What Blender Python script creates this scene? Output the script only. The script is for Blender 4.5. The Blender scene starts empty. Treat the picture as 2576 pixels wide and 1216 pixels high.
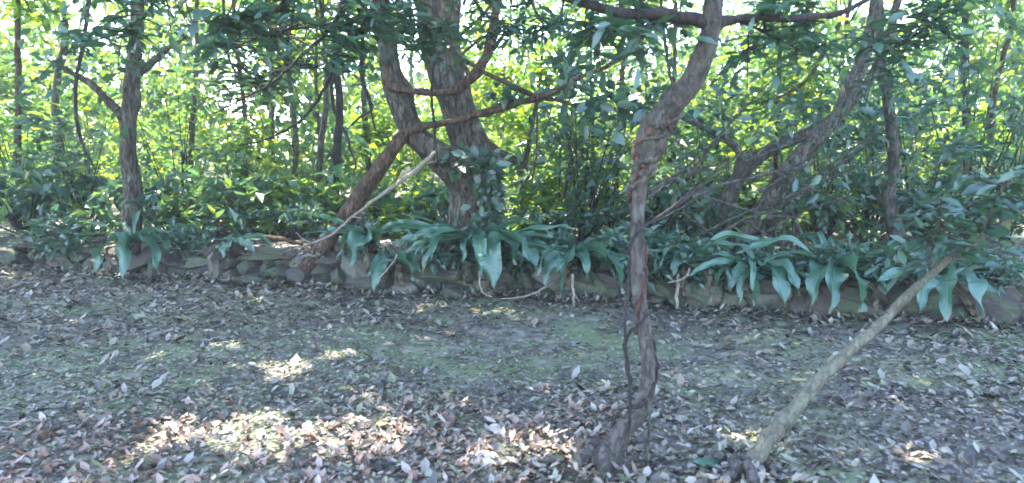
import bpy, math, random
import numpy as np
from mathutils import Vector, Matrix

# ------------------------------------------------------------------ camera, sky, sun, exposure
SC = bpy.context.scene
COL = SC.collection
F, CX, CY, HOR, CAMH = 1726.0, 1288.0, 608.0, 378.0, 1.4      # photograph measured on a 2576 px wide copy
PITCH = math.atan((CY - HOR) / F)
cam_d = bpy.data.cameras.new('camera'); cam = bpy.data.objects.new('camera', cam_d); COL.objects.link(cam)
cam_d.sensor_width = 36; cam_d.lens = 36 * F / 2576; cam_d.clip_start = 0.05; cam_d.clip_end = 2000
cam.location = (0, 0, CAMH); cam.rotation_euler = (math.pi / 2 - PITCH, 0, 0)
SC.camera = cam
cam_d.dof.use_dof = True; cam_d.dof.focus_distance = 5.6; cam_d.dof.aperture_fstop = 2.2

SUN_EL, SUN_AZ = math.radians(62), math.radians(-35)          # azimuth from +Y, clockwise
SUN = np.array([math.sin(SUN_AZ) * math.cos(SUN_EL), math.cos(SUN_AZ) * math.cos(SUN_EL), math.sin(SUN_EL)])
W = bpy.data.worlds.new('World'); SC.world = W; W.use_nodes = True
nt = W.node_tree; nt.nodes.clear()
sky = nt.nodes.new('ShaderNodeTexSky'); sky.sky_type = 'NISHITA'; sky.sun_disc = False
sky.sun_elevation = SUN_EL; sky.sun_rotation = SUN_AZ; sky.air_density = 1.0; sky.dust_density = 1.0
bg = nt.nodes.new('ShaderNodeBackground'); bg.inputs['Strength'].default_value = 0.15
wo = nt.nodes.new('ShaderNodeOutputWorld')
nt.links.new(sky.outputs[0], bg.inputs[0]); nt.links.new(bg.outputs[0], wo.inputs[0])
sl = bpy.data.lights.new('sun', 'SUN'); sl.energy = 2.7; sl.angle = math.radians(0.5); sl.color = (1.0, 0.90, 0.77)
so = bpy.data.objects.new('sun', sl); COL.objects.link(so)
so.rotation_euler = Vector(SUN).to_track_quat('Z', 'Y').to_euler(); so.location = (-10, 15, 25)
SC.view_settings.view_transform = 'Standard'; SC.view_settings.look = 'None'
SC.view_settings.gamma = 1; SC.view_settings.use_curve_mapping = False
SC.view_settings.exposure = 3.7
SC.cycles.max_bounces = 8; SC.cycles.diffuse_bounces = 4; SC.cycles.transmission_bounces = 6
SC.cycles.glossy_bounces = 2; SC.cycles.use_denoising = True; SC.cycles.filter_width = 1.7
SC.cycles.caustics_reflective = False; SC.cycles.caustics_refractive = False

# ------------------------------------------------------------------ helpers
R = random.Random(11)
NR = np.random.default_rng(5)
cp, sp = math.cos(PITCH), math.sin(PITCH)

def P(px, py, Y):
    """world point seen at (px, py) of the measured copy, Y metres in front of the camera"""
    u, v = (px - CX) / F, (CY - py) / F
    d = (u, cp + v * sp, -sp + v * cp)
    s = Y / d[1]
    return np.array([d[0] * s, Y, CAMH + d[2] * s])

def G(px, py, z=0.0):
    u, v = (px - CX) / F, (CY - py) / F
    d = (u, cp + v * sp, -sp + v * cp)
    s = (z - CAMH) / d[2]
    return np.array([d[0] * s, d[1] * s, z])

W0, W1 = G(600, 714), G(2000, 792)
WS = (W1[1] - W0[1]) / (W1[0] - W0[0])
def wall_y(x):                                                 # front foot of the stone wall
    return W0[1] + WS * (x - W0[0]) + 0.05 * np.sin(x * 1.3)
TERR = 0.30

def nz(x, y, s):
    return (np.sin(x * 1.7 * s + 1.3) * np.cos(y * 1.9 * s + .7) + .6 * np.sin(x * 3.9 * s - y * 2.7 * s + 2.1)
            + .35 * np.cos(x * 7.3 * s + y * 6.1 * s))
def ground_z(x, y):
    x = np.asarray(x, float); y = np.asarray(y, float)
    t = np.clip((y - wall_y(x) - 0.12) / 0.12, 0, 1)
    z = 0.022 * nz(x, y, 1.0) + 0.012 * nz(x, y, 3.1)
    return z * (1 - .3 * t) + t * (TERR + 0.02 * np.clip(y - 9, 0, 100))

ORG = {}
def tag(o, label=None, cat=None, group=None, kind=None):
    if label: o['label'] = label
    if cat: o['category'] = cat
    if group: o['group'] = group
    if kind: o['kind'] = kind
    return o
def thing(name, label, cat, loc=(0, 0, 0), group=None):
    o = bpy.data.objects.new(name, None); COL.objects.link(o); o.location = tuple(loc)
    o.empty_display_size = .1
    ORG[o.name] = np.array(loc, float)
    return tag(o, label, cat, group)

class MB:
    """collects geometry in world coordinates, links it as one mesh object"""
    def __init__(s): s.v = []; s.t = []; s.q = []; s.n = 0
    def add(s, v, t=None, q=None):
        v = np.asarray(v, float)
        s.v.append(v)
        if t is not None and len(t): s.t.append(np.asarray(t) + s.n)
        if q is not None and len(q): s.q.append(np.asarray(q) + s.n)
        s.n += len(v)
    def build(s, name, mat, parent=None, smooth=True, origin=None):
        v = np.concatenate(s.v)
        o0 = origin
        if parent is not None: o0 = ORG.get(parent.name, np.zeros(3))
        if o0 is None: o0 = np.zeros(3)
        v = v - o0
        t = np.concatenate(s.t) if s.t else np.zeros((0, 3), int)
        q = np.concatenate(s.q) if s.q else np.zeros((0, 4), int)
        me = bpy.data.meshes.new(name)
        me.vertices.add(len(v)); me.vertices.foreach_set('co', v.astype(np.float32).ravel())
        loops = np.concatenate([t.ravel(), q.ravel()]).astype(np.int32)
        me.loops.add(len(loops)); me.loops.foreach_set('vertex_index', loops)
        st = np.concatenate([np.arange(len(t)) * 3, len(t) * 3 + np.arange(len(q)) * 4]).astype(np.int32)
        me.polygons.add(len(st)); me.polygons.foreach_set('loop_start', st)
        me.polygons.foreach_set('use_smooth', np.full(len(st), smooth))
        me.update(calc_edges=True); me.validate()
        me.materials.append(mat)
        o = bpy.data.objects.new(name, me); COL.objects.link(o)
        ORG[o.name] = o0
        if parent is not None: o.parent = parent
        else: o.location = tuple(o0)
        return o

def spline(pts, n=6):
    p = np.asarray(pts, float)
    if len(p) < 3 and n > 1:
        t = np.linspace(0, 1, n * (len(p) - 1) + 1)[:, None]
        return p[0] * (1 - t) + p[-1] * t
    e = np.vstack([2 * p[0] - p[1], p, 2 * p[-1] - p[-2]])
    out = []
    for i in range(1, len(e) - 2):
        a, b, c, d = e[i - 1], e[i], e[i + 1], e[i + 2]
        for k in range(n):
            t = k / n
            out.append(.5 * ((2 * b) + (c - a) * t + (2 * a - 5 * b + 4 * c - d) * t * t + (3 * b - a - 3 * c + d) * t ** 3))
    out.append(p[-1])
    return np.array(out)

def frames(p):
    T = np.gradient(p, axis=0); T /= np.linalg.norm(T, axis=1)[:, None] + 1e-9
    ref = np.array([1., 0, 0]) if abs(T[0][0]) < .8 else np.array([0, 1., 0])
    A = np.zeros_like(p); a = ref - T[0] * ref.dot(T[0]); a /= np.linalg.norm(a)
    for i in range(len(p)):
        a = a - T[i] * a.dot(T[i]); a /= np.linalg.norm(a) + 1e-9; A[i] = a
    return T, A, np.cross(T, A)

def tube(mb, pts, rad, sides=10, n=6, rough=.10, knots=0, seed=0, lobes=0.0):
    """a limb: path, radii at the path points; rough = uneven girth, lobes = fluting"""
    p = spline(pts, n); r0 = np.asarray(rad, float)
    if r0.ndim == 0: r0 = np.full(len(pts), float(r0))
    r = spline(np.column_stack([r0, r0 * 0, r0 * 0]), n)[:, 0] if len(r0) > 2 else np.linspace(r0[0], r0[-1], len(p))
    r = np.maximum(r, .0008)
    rg = np.random.default_rng(seed + 17)
    L = np.concatenate([[0], np.cumsum(np.linalg.norm(np.diff(p, axis=0), axis=1))])
    T, A, B = frames(p)
    rm = r.mean() + 1e-6; kp = rg.uniform(0, 6.28, 4); e_ = np.sin(np.linspace(0, math.pi, len(p))) ** .5
    p = p + ((np.sin(L / rm * .55 + kp[0]) + .6 * np.sin(L / rm * 1.3 + kp[1])) * e_ * np.minimum(r, .03) * rough * 1.6)[:, None] * A + ((np.sin(L / rm * .48 + kp[2]) + .6 * np.sin(L / rm * 1.15 + kp[3])) * e_ * np.minimum(r, .03) * rough * 1.6)[:, None] * B
    T, A, B = frames(p)
    th = np.arange(sides) / sides * 2 * math.pi
    ph = rg.uniform(0, 6.28, 8); rm = r.mean() + 1e-6
    m = np.ones((len(p), sides))
    for k in range(3):
        m += rough * .5 * np.sin(th[None] * (k + 1) + ph[k] + (L / rm * (.35 + .25 * k))[:, None] * (1 if k % 2 else -1))
    m += rough * .4 * np.sin((L / rm * .8)[:, None] + ph[4]) * 1
    if lobes: m += lobes * np.sin(th[None] * 5 + ph[5] + (L / rm * .12)[:, None]) + lobes * .6 * np.sin(th[None] * 9 + ph[6])
    for _ in range(knots):
        li, t0, w = rg.uniform(.1, .9) * L[-1], rg.uniform(0, 6.28), rg.uniform(.8, 1.6)
        dl = (L - li) / (rm * w); da = np.angle(np.exp(1j * (th - t0)))
        m += rg.uniform(.15, .4) * np.exp(-dl[:, None] ** 2 - (da[None] / .6) ** 2)
    v = p[:, None] + (r[:, None] * m)[..., None] * (np.cos(th)[None, :, None] * A[:, None] + np.sin(th)[None, :, None] * B[:, None])
    k = len(p); idx = np.arange(k * sides).reshape(k, sides)
    nx = np.roll(idx, -1, 1)
    q = np.stack([idx[:-1], nx[:-1], nx[1:], idx[1:]], -1).reshape(-1, 4)
    vv = np.vstack([v.reshape(-1, 3), p[0][None], p[-1][None] + T[-1] * r[-1] * .6])
    c0, c1 = k * sides, k * sides + 1
    t = np.concatenate([np.stack([nx[0], idx[0], np.full(sides, c0)], -1), np.stack([idx[-1], nx[-1], np.full(sides, c1)], -1)])
    mb.add(vv, t, q)
    return p, r

def unit(a): return a / (np.linalg.norm(a, axis=-1, keepdims=True) + 1e-9)

SUNLINES = []                                                  # gaps in the canopy: (ground point, radius)
def gap(px, py, r, Y=None):
    SUNLINES.append((G(px, py) if Y is None else P(px, py, Y), r))
def keep_gaps(p, pad=.03):
    ok = np.ones(len(p), bool)
    for a, r in SUNLINES:
        d = p - a; s = d @ SUN
        dist = np.linalg.norm(d - s[:, None] * SUN, axis=1)
        ok &= ~((dist < r + pad) & (s > .3))
    return ok

def leaves(mb, pos, size, rng, up=.9, asp=.45, oval=False, droop=.25, direc=None, spread=1.0):
    """pos (N,3); size N; every leaf is a folded blade with its own tilt"""
    N = len(pos)
    if N == 0: return
    size = np.broadcast_to(size, (N,)) * rng.uniform(.65, 1.3, N)
    w = unit(np.array([0, 0, up]) + rng.normal(0, .55 * spread, (N, 3)))
    u = rng.normal(0, 1, (N, 3))
    if direc is not None: u = direc + .6 * u
    u = unit(u - w * np.sum(u * w, 1)[:, None]); v = np.cross(w, u)
    a = asp * rng.uniform(.8, 1.2, N)
    def pt(x, y, z): return pos + size[:, None] * (u * x + v * (y * a)[:, None] + w * z)
    fold = rng.uniform(.02, .12, N)[:, None]; dr = (droop * rng.uniform(.2, 1.4, N))[:, None]
    if not oval:
        V = np.stack([pt(0, 0 * a, 0), pt(.42, .5 + 0 * a, fold), pt(1, 0 * a, -dr), pt(.42, -.5 + 0 * a, fold)], 1)
        b = (np.arange(N) * 4)[:, None]
        mb.add(V.reshape(-1, 3), np.concatenate([b + [0, 1, 2], b + [0, 2, 3]]))
    else:
        o = 0 * a
        V = np.stack([pt(0, o, 0), pt(.25, .38 + o, fold - .2 * dr), pt(.25, o, -.1 * dr), pt(.25, -.38 + o, fold - .2 * dr),
                      pt(.62, .46 + o, fold - .5 * dr), pt(.62, o, -.45 * dr), pt(.62, -.46 + o, fold - .5 * dr), pt(1, o, -1.1 * dr)], 1)
        b = (np.arange(N) * 8)[:, None]
        mb.add(V.reshape(-1, 3), np.concatenate([b + [0, 1, 2], b + [0, 2, 3], b + [4, 7, 5], b + [5, 7, 6]]),
               np.concatenate([b + [1, 4, 5, 2], b + [2, 5, 6, 3]]))

def clumps(rng, centre, radii, nclump, per, cr, flat=.55):
    """leaf positions gathered in clumps through an ellipsoid's volume; returns positions and clump centres"""
    c = rng.normal(0, 1, (nclump, 3)); c = unit(c) * (rng.uniform(.12, 1, (nclump, 1)) ** .45)
    c = np.asarray(centre) + c * np.asarray(radii)
    out = []
    for k in range(nclump):
        m = int(per * rng.uniform(.5, 1.5))
        out.append(c[k] + rng.normal(0, 1, (m, 3)) * np.array([1, 1, flat]) * cr * rng.uniform(.6, 1.3))
    return np.concatenate(out), c

def shoots(rng, centres, nshoot, per, length):
    pos, dr = [], []
    for c in centres:
        for _ in range(nshoot):
            d = rng.normal(0, 1, 3) * [1, 1, .7] + [0, 0, .25]; d /= np.linalg.norm(d); L = length * rng.uniform(.5, 1.4)
            for k in range(max(3, int(per * rng.uniform(.7, 1.3)))):
                t = (k + 1) / per
                p = c + d * L * t + np.array([0, 0, -.25 * L * t * t]) + rng.normal(0, .012, 3)
                sd = np.cross(d, rng.normal(0, 1, 3)); sd /= np.linalg.norm(sd) + 1e-6
                pos.append(p); dr.append(d * .8 + sd * (1 if k % 2 else -1) * .9 + [0, 0, -.25])
    return np.array(pos), np.array(dr)

# ------------------------------------------------------------------ materials
def mat(name):
    m = bpy.data.materials.new(name); m.use_nodes = True; m.node_tree.nodes.clear()
    return m, m.node_tree.nodes, m.node_tree.links
def ramp(n, l, fac, stops):
    r = n.new('ShaderNodeValToRGB'); e = r.color_ramp.elements
    e[0].position, e[0].color = stops[0][0], (*stops[0][1], 1); e[1].position, e[1].color = stops[-1][0], (*stops[-1][1], 1)
    for p, c in stops[1:-1]:
        k = e.new(p); k.color = (*c, 1)
    l.new(fac, r.inputs[0]); return r.outputs[0]
def mixc(n, l, f, a, b, mode='MIX'):
    m = n.new('ShaderNodeMix'); m.data_type = 'RGBA'; m.blend_type = mode
    for s, val in ((m.inputs[0], f), (m.inputs[6], a), (m.inputs[7], b)):
        if hasattr(val, 'is_output'): l.new(val, s)
        else: s.default_value = val if not isinstance(val, tuple) else (*val, 1)
    return m.outputs[2]
def noise(n, l, vec, scale, detail=4, rough=.6, out=0):
    t = n.new('ShaderNodeTexNoise'); t.inputs['Scale'].default_value = scale
    t.inputs['Detail'].default_value = detail; t.inputs['Roughness'].default_value = rough
    if vec is not None: l.new(vec, t.inputs['Vector'])
    return t.outputs[out]
def coords(n, l, scale=(1, 1, 1), rot=(0, 0, 0)):
    c = n.new('ShaderNodeTexCoord'); m = n.new('ShaderNodeMapping')
    m.inputs['Scale'].default_value = scale; m.inputs['Rotation'].default_value = rot
    l.new(c.outputs['Object'], m.inputs['Vector']); return m.outputs[0]

def leaf_mat(name, stops, trans=.5, tcol=1.6, gloss=.06, rough=.45, yellow=1.25):
    m, n, l = mat(name)
    g = n.new('ShaderNodeNewGeometry')
    col = ramp(n, l, g.outputs['Random Per Island'], stops)
    v = noise(n, l, coords(n, l), 14, 3)
    col = mixc(n, l, v, col, mixc(n, l, .35, col, tuple(c * .5 for c in stops[0][1])))
    d = n.new('ShaderNodeBsdfDiffuse'); l.new(col, d.inputs['Color'])
    t = n.new('ShaderNodeBsdfTranslucent')
    tc = mixc(n, l, 1.0, col, (tcol * yellow, tcol, tcol * .55), 'MULTIPLY'); l.new(tc, t.inputs['Color'])
    a = n.new('ShaderNodeMixShader'); a.inputs[0].default_value = trans
    l.new(d.outputs[0], a.inputs[1]); l.new(t.outputs[0], a.inputs[2])
    s = n.new('ShaderNodeBsdfGlossy'); s.inputs['Roughness'].default_value = rough; s.inputs['Color'].default_value = (.9, .95, 1, 1)
    b = n.new('ShaderNodeMixShader'); b.inputs[0].default_value = gloss
    l.new(a.outputs[0], b.inputs[1]); l.new(s.outputs[0], b.inputs[2])
    o = n.new('ShaderNodeOutputMaterial'); l.new(b.outputs[0], o.inputs[0])
    return m

def bark_mat(name, c0, c1, c2, scale=9, stretch=.25, bump=.6, lichen=None):
    m, n, l = mat(name)
    vec = coords(n, l, (1, 1, stretch))
    f1 = noise(n, l, vec, scale * 3.2, 7, .75); f2 = noise(n, l, coords(n, l), scale * .35, 3); f4 = noise(n, l, coords(n, l), scale * 9, 3, .7)
    w = n.new('ShaderNodeTexVoronoi'); w.feature = 'DISTANCE_TO_EDGE'; w.inputs['Scale'].default_value = scale * 2.4
    wv = mixc(n, l, .12, vec, noise(n, l, vec, scale * 2, 4, .7, 1)); l.new(wv, w.inputs['Vector'])
    crack = ramp(n, l, w.outputs['Distance'], [(0, (0, 0, 0)), (.12, (1, 1, 1))])
    col = ramp(n, l, f1, [(.32, c0), (.5, c1), (.68, c2)])
    col = mixc(n, l, f2, col, mixc(n, l, 1.0, col, (.45, .43, .42), 'MULTIPLY'))
    col = mixc(n, l, .45, col, mixc(n, l, 1.0, col, crack, 'MULTIPLY'))
    col = mixc(n, l, f4, mixc(n, l, 1.0, col, (.6, .6, .6), 'MULTIPLY'), col)
    if lichen:
        f3 = noise(n, l, coords(n, l), scale * .9, 6, .75)
        col = mixc(n, l, ramp(n, l, f3, [(.5, (0, 0, 0)), (.7, (.5, .5, .5))]), col, lichen)
    b = n.new('ShaderNodeBsdfPrincipled'); l.new(col, b.inputs['Base Color']); b.inputs['Roughness'].default_value = .9
    b.inputs['Specular IOR Level'].default_value = .15
    h = mixc(n, l, .5, f1, crack)
    bp = n.new('ShaderNodeBump'); bp.inputs['Strength'].default_value = min(1, bump * 1.4); bp.inputs['Distance'].default_value = .03
    l.new(h, bp.inputs['Height']); l.new(bp.outputs[0], b.inputs['Normal'])
    o = n.new('ShaderNodeOutputMaterial'); l.new(b.outputs[0], o.inputs[0])
    return m

M = {}
M['sun_leaf'] = leaf_mat('sun_tinted_leaf', [(0, (.03, .095, .04)), (.3, (.06, .15, .035)), (.65, (.095, .195, .03)), (.9, (.155, .235, .025)), (1, (.25, .28, .02))], .58, 1.85, .02)  # sunlit look of foliage put into a brighter, yellower leaf colour
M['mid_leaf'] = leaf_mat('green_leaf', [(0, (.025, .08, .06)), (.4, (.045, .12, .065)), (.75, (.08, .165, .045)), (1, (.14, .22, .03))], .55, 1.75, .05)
M['dark_leaf'] = leaf_mat('shade_tinted_leaf', [(0, (.022, .062, .045)), (.6, (.04, .10, .06)), (1, (.07, .14, .075))], .4, 1.3, .06, .45, 1.0)  # shaded look of foliage put into a darker, bluer leaf colour
M['far_leaf'] = leaf_mat('far_leaf', [(0, (.03, .09, .05)), (.5, (.07, .16, .045)), (1, (.15, .23, .03))], .55, 1.8, .02)
M['fern'] = leaf_mat('fern_frond', [(0, (.022, .08, .05)), (.45, (.04, .115, .075)), (.85, (.06, .15, .095)), (1, (.10, .16, .05))], .3, 1.2, .06, .42, 1.0)
def veins(m):
    n, l = m.node_tree.nodes, m.node_tree.links
    a = n.new('ShaderNodeAttribute'); a.attribute_name = 'along'; b = n.new('ShaderNodeAttribute'); b.attribute_name = 'across'
    def mth(op, x, y):
        q = n.new('ShaderNodeMath'); q.operation = op
        for i, v in enumerate((x, y)):
            if v is None: continue
            if hasattr(v, 'is_output'): l.new(v, q.inputs[i])
            else: q.inputs[i].default_value = v
        return q.outputs[0]
    ab = mth('ABSOLUTE', b.outputs['Fac'], None)
    st = mth('SINE', mth('ADD', mth('MULTIPLY', a.outputs['Fac'], 260), mth('MULTIPLY', ab, -9)), None)
    bp = n.new('ShaderNodeBump'); bp.inputs['Strength'].default_value = .14; bp.inputs['Distance'].default_value = .004; l.new(st, bp.inputs['Height'])
    tip = mth('ADD', mth('ADD', a.outputs['Fac'], mth('MULTIPLY', ab, .10)), mth('MULTIPLY', noise(n, l, coords(n, l), 9, 4), .35))
    f = ramp(n, l, tip, [(.98, (0, 0, 0)), (1.0, (.9, .9, .9))])
    f.node.color_ramp.elements[0].position = .93; f.node.color_ramp.elements[1].position = 1.0
    tip2 = mth('SUBTRACT', tip, .27); l.new(tip2, f.node.inputs[0])
    for sh in [x for x in n if x.type in ('BSDF_DIFFUSE', 'BSDF_TRANSLUCENT', 'BSDF_GLOSSY')]:
        l.new(bp.outputs[0], sh.inputs['Normal'])
        if sh.type != 'BSDF_GLOSSY':
            src = sh.inputs['Color'].links[0].from_socket
            l.new(mixc(n, l, f, src, (.20, .13, .06)), sh.inputs['Color'])
veins(M['fern'])
M['dead_frond'] = leaf_mat('dead_frond', [(0, (.07, .045, .03)), (1, (.15, .105, .07))], .2, 1.0, .03)
M['midrib'] = leaf_mat('fern_midrib', [(0, (.10, .17, .08)), (1, (.13, .2, .09))], .1)
M['yellow_leaf'] = leaf_mat('yellow_fallen_leaf', [(0, (.28, .25, .08)), (1, (.36, .32, .11))], .3, 1.1)
M['litter'] = leaf_mat('dead_leaf', [(0, (.022, .016, .011)), (.32, (.06, .046, .033)), (.5, (.19, .165, .13)), (.75, (.29, .26, .215)), (.88, (.20, .135, .08)), (.94, (.16, .20, .09)), (1, (.34, .31, .26))], .12, 1.0, .05, .5, 1.0)
M['red_litter'] = leaf_mat('reddish_dead_leaf', [(0, (.09, .045, .03)), (.3, (.20, .11, .075)), (.6, (.28, .17, .12)), (.85, (.36, .25, .19)), (1, (.44, .36, .3))], .15, 1.0, .05, .5, 1.0)
M['moss_leaf'] = leaf_mat('ground_cover_leaf', [(0, (.08, .15, .06)), (.6, (.14, .21, .08)), (1, (.22, .28, .10))], .3, 1.2)
M['old_bark'] = bark_mat('old_tree_bark', (.04, .032, .026), (.14, .115, .09), (.28, .245, .205), 8, .22, .9, (.19, .205, .16))
M['grey_bark'] = bark_mat('grey_bark', (.06, .052, .045), (.13, .115, .095), (.22, .20, .17), 10, .3, .6, (.17, .185, .15))
M['brown_bark'] = bark_mat('brown_bark', (.065, .042, .030), (.16, .105, .075), (.26, .19, .14), 10, .3, .6)
M['vine_bark'] = bark_mat('smooth_bark', (.085, .072, .066), (.135, .116, .105), (.19, .165, .145), 10, .3, .45, (.14, .145, .12))
M['stem_bark'] = bark_mat('smooth_stem_bark', (.13, .12, .09), (.19, .175, .135), (.25, .235, .185), 9, .4, .25, (.17, .185, .13))
M['red_vine'] = bark_mat('reddish_vine_bark', (.07, .035, .03), (.15, .075, .06), (.24, .14, .11), 16, .4, .4)
M['dark_vine'] = bark_mat('dark_vine_bark', (.03, .026, .026), (.065, .055, .055), (.12, .10, .095), 16, .4, .4)
M['dead_wood'] = bark_mat('dead_wood', (.26, .20, .15), (.42, .35, .28), (.55, .48, .40), 14, .25, .3)
M['peel'] = bark_mat('peeling_bark', (.12, .075, .055), (.20, .13, .095), (.28, .20, .15), 14, .3, .3)

def stone_mat():
    m, n, l = mat('wall_stone')
    g = n.new('ShaderNodeNewGeometry')
    base = ramp(n, l, g.outputs['Random Per Island'], [(0, (.03, .026, .022)), (.4, (.062, .053, .046)), (.7, (.085, .066, .055)), (1, (.17, .155, .135))])
    f = noise(n, l, coords(n, l), 16, 6, .7); f2 = noise(n, l, coords(n, l), 5, 4, .6)
    col = mixc(n, l, f, mixc(n, l, 1.0, base, (.5, .48, .47), 'MULTIPLY'), base)
    col = mixc(n, l, ramp(n, l, f2, [(.46, (0, 0, 0)), (.6, (.8, .8, .8))]), col, (.055, .075, .035))
    b = n.new('ShaderNodeBsdfPrincipled'); l.new(col, b.inputs['Base Color']); b.inputs['Roughness'].default_value = .9
    bp = n.new('ShaderNodeBump'); bp.inputs['Strength'].default_value = .6; bp.inputs['Distance'].default_value = .02
    l.new(f, bp.inputs['Height']); l.new(bp.outputs[0], b.inputs['Normal'])
    o = n.new('ShaderNodeOutputMaterial'); l.new(b.outputs[0], o.inputs[0]); return m
M['stone'] = stone_mat()
def pale_mat():
    m, n, l = mat('pale_limestone')
    f = noise(n, l, coords(n, l), 12, 6, .7)
    col = ramp(n, l, f, [(.36, (.17, .13, .10)), (.5, (.34, .28, .22)), (.66, (.5, .44, .36))])
    b = n.new('ShaderNodeBsdfPrincipled'); l.new(col, b.inputs['Base Color']); b.inputs['Roughness'].default_value = .9
    bp = n.new('ShaderNodeBump'); bp.inputs['Strength'].default_value = .7; l.new(f, bp.inputs['Height']); l.new(bp.outputs[0], b.inputs['Normal'])
    o = n.new('ShaderNodeOutputMaterial'); l.new(b.outputs[0], o.inputs[0]); return m
M['pale_stone'] = pale_mat()
def ground_mat():
    m, n, l = mat('forest_soil')
    c = coords(n, l)
    f = noise(n, l, c, 9, 8, .7); f2 = noise(n, l, c, 1.1, 4, .6); f3 = noise(n, l, c, 38, 4, .7)
    col = ramp(n, l, f, [(.36, (.045, .036, .028)), (.5, (.14, .125, .10)), (.64, (.27, .25, .21))])
    col = mixc(n, l, f3, mixc(n, l, 1.0, col, (.5, .5, .5), 'MULTIPLY'), col)
    col = mixc(n, l, ramp(n, l, f2, [(.46, (0, 0, 0)), (.62, (.8, .8, .8))]), col, (.12, .16, .07))
    b = n.new('ShaderNodeBsdfPrincipled'); l.new(col, b.inputs['Base Color']); b.inputs['Roughness'].default_value = .95
    bp = n.new('ShaderNodeBump'); bp.inputs['Strength'].default_value = .8; bp.inputs['Distance'].default_value = .03
    l.new(f3, bp.inputs['Height']); l.new(bp.outputs[0], b.inputs['Normal'])
    o = n.new('ShaderNodeOutputMaterial'); l.new(b.outputs[0], o.inputs[0]); return m
M['soil'] = ground_mat()

# sunlit spots seen on the photograph: the canopy is open along these rays
for g in ((640, 1072, .17), (600, 1095, .17), (700, 1120, .13), (770, 1112, .09), (850, 1100, .07), (900, 1088, .10), (960, 1100, .10), (850, 1142, .08), (920, 1135, .10),
          (1000, 1080, .09), (650, 1140, .08), (980, 1130, .09), (1240, 1162, .09), (1310, 1172, .07), (1390, 1155, .09), (1400, 1172, .07), (860, 892, .06), (745, 934, .08), (665, 930, .04),
          (1890, 1095, .07), (1985, 905, .03), (440, 1090, .12), (2330, 1150, .05)):
    gap(*g)
rgap = np.random.default_rng(12)
for k in range(22): gap(rgap.uniform(250, 1500), rgap.uniform(800, 1170), rgap.uniform(-.05, .02))
gap(1610, 345, .07, 3.15); gap(1640, 318, .05, 3.1); gap(1590, 395, .05, 3.2)
gap(1080, 395, .05, 6.45); gap(1010, 450, .05, 6.5); gap(1150, 300, .05, 6.6)

# ------------------------------------------------------------------ ground
def axis(lo, hi, f0, f1, fine, grow=1.35):
    a = list(np.arange(f0, f1 + 1e-6, fine)); s = fine
    while a[-1] < hi: s *= grow; a.append(a[-1] + s)
    s = fine
    while a[0] > lo: s *= grow; a.insert(0, a[0] - s)
    return np.array(a)
gx = axis(-150, 150, -8, 8, .08); gy = axis(-60, 300, 1.0, 9.0, .06)
X, Y = np.meshgrid(gx, gy)
Z = ground_z(X, Y)
mb = MB(); idx = np.arange(X.size).reshape(X.shape)
mb.add(np.stack([X, Y, Z], -1).reshape(-1, 3), None, np.stack([idx[:-1, :-1], idx[:-1, 1:], idx[1:, 1:], idx[1:, :-1]], -1).reshape(-1, 4))
tag(mb.build('ground', M['soil']), 'brown earth floor of the clearing and the terrace behind the stone wall', kind='structure')

# ------------------------------------------------------------------ dry stone wall
def blob(rng, c, half, yaw=0, n=7, rough=.10, sq=.62, tilt=.12):
    """an angular, worn stone"""
    g = np.linspace(-1, 1, n); V = []; Q = []; k = 0; key = {}
    for ax in range(3):
        for s in (-1, 1):
            ids = []
            for a in g:
                for b in g:
                    p = [0, 0, 0]; p[ax] = s; p[(ax + 1) % 3] = a; p[(ax + 2) % 3] = b
                    kk = tuple(round(x, 4) for x in p)
                    if kk not in key: key[kk] = len(V); V.append(p)
                    ids.append(key[kk])
            ids = np.array(ids).reshape(n, n)
            q = np.stack([ids[:-1, :-1], ids[1:, :-1], ids[1:, 1:], ids[:-1, 1:]], -1).reshape(-1, 4)
            Q.append(q if s > 0 else q[:, ::-1])
    V = np.array(V, float)
    sph = unit(V); V = V * sq + sph * (1.15 - sq * .85) * (1 - sq) / .38 * .9
    ph = rng.uniform(0, 6.28, 9)
    for _ in range(9):                                          # broken faces
        pn = unit(rng.normal(0, 1, 3) * [1, 1, .8]); pd = rng.uniform(.55, .86)
        ex = np.maximum(V @ pn - pd, 0); V = V - ex[:, None] * pn * .93
    d = np.sin(V[:, 0] * 2.1 + ph[0]) * np.sin(V[:, 1] * 2.3 + ph[1]) + .7 * np.sin(V[:, 2] * 2.9 + ph[2] + V[:, 0] * 1.7) + .4 * np.sin(V[:, 0] * 5 + ph[3]) * np.cos(V[:, 2] * 5.3 + ph[4])
    d = d + .35 * np.sin(V[:, 0] * 11 + ph[5]) * np.sin(V[:, 2] * 12 + ph[6])
    V = V * (1 + rough * .6 * d)[:, None] * 1.12
    V[:, 2] += .22 * V[:, 0] * rng.uniform(-1, 1); V[:, 1] += .2 * V[:, 2] * rng.uniform(-1, 1)
    V = V * np.asarray(half)
    a = rng.uniform(-tilt, tilt); b = yaw
    Rm = np.array(Matrix.Rotation(b, 3, 'Z') @ Matrix.Rotation(a, 3, 'Y') @ Matrix.Rotation(rng.uniform(-tilt, tilt), 3, 'X'))
    return V @ Rm.T + np.asarray(c), np.concatenate(Q)
mb = MB(); rw = np.random.default_rng(21)
yaw = math.atan(WS)
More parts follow.
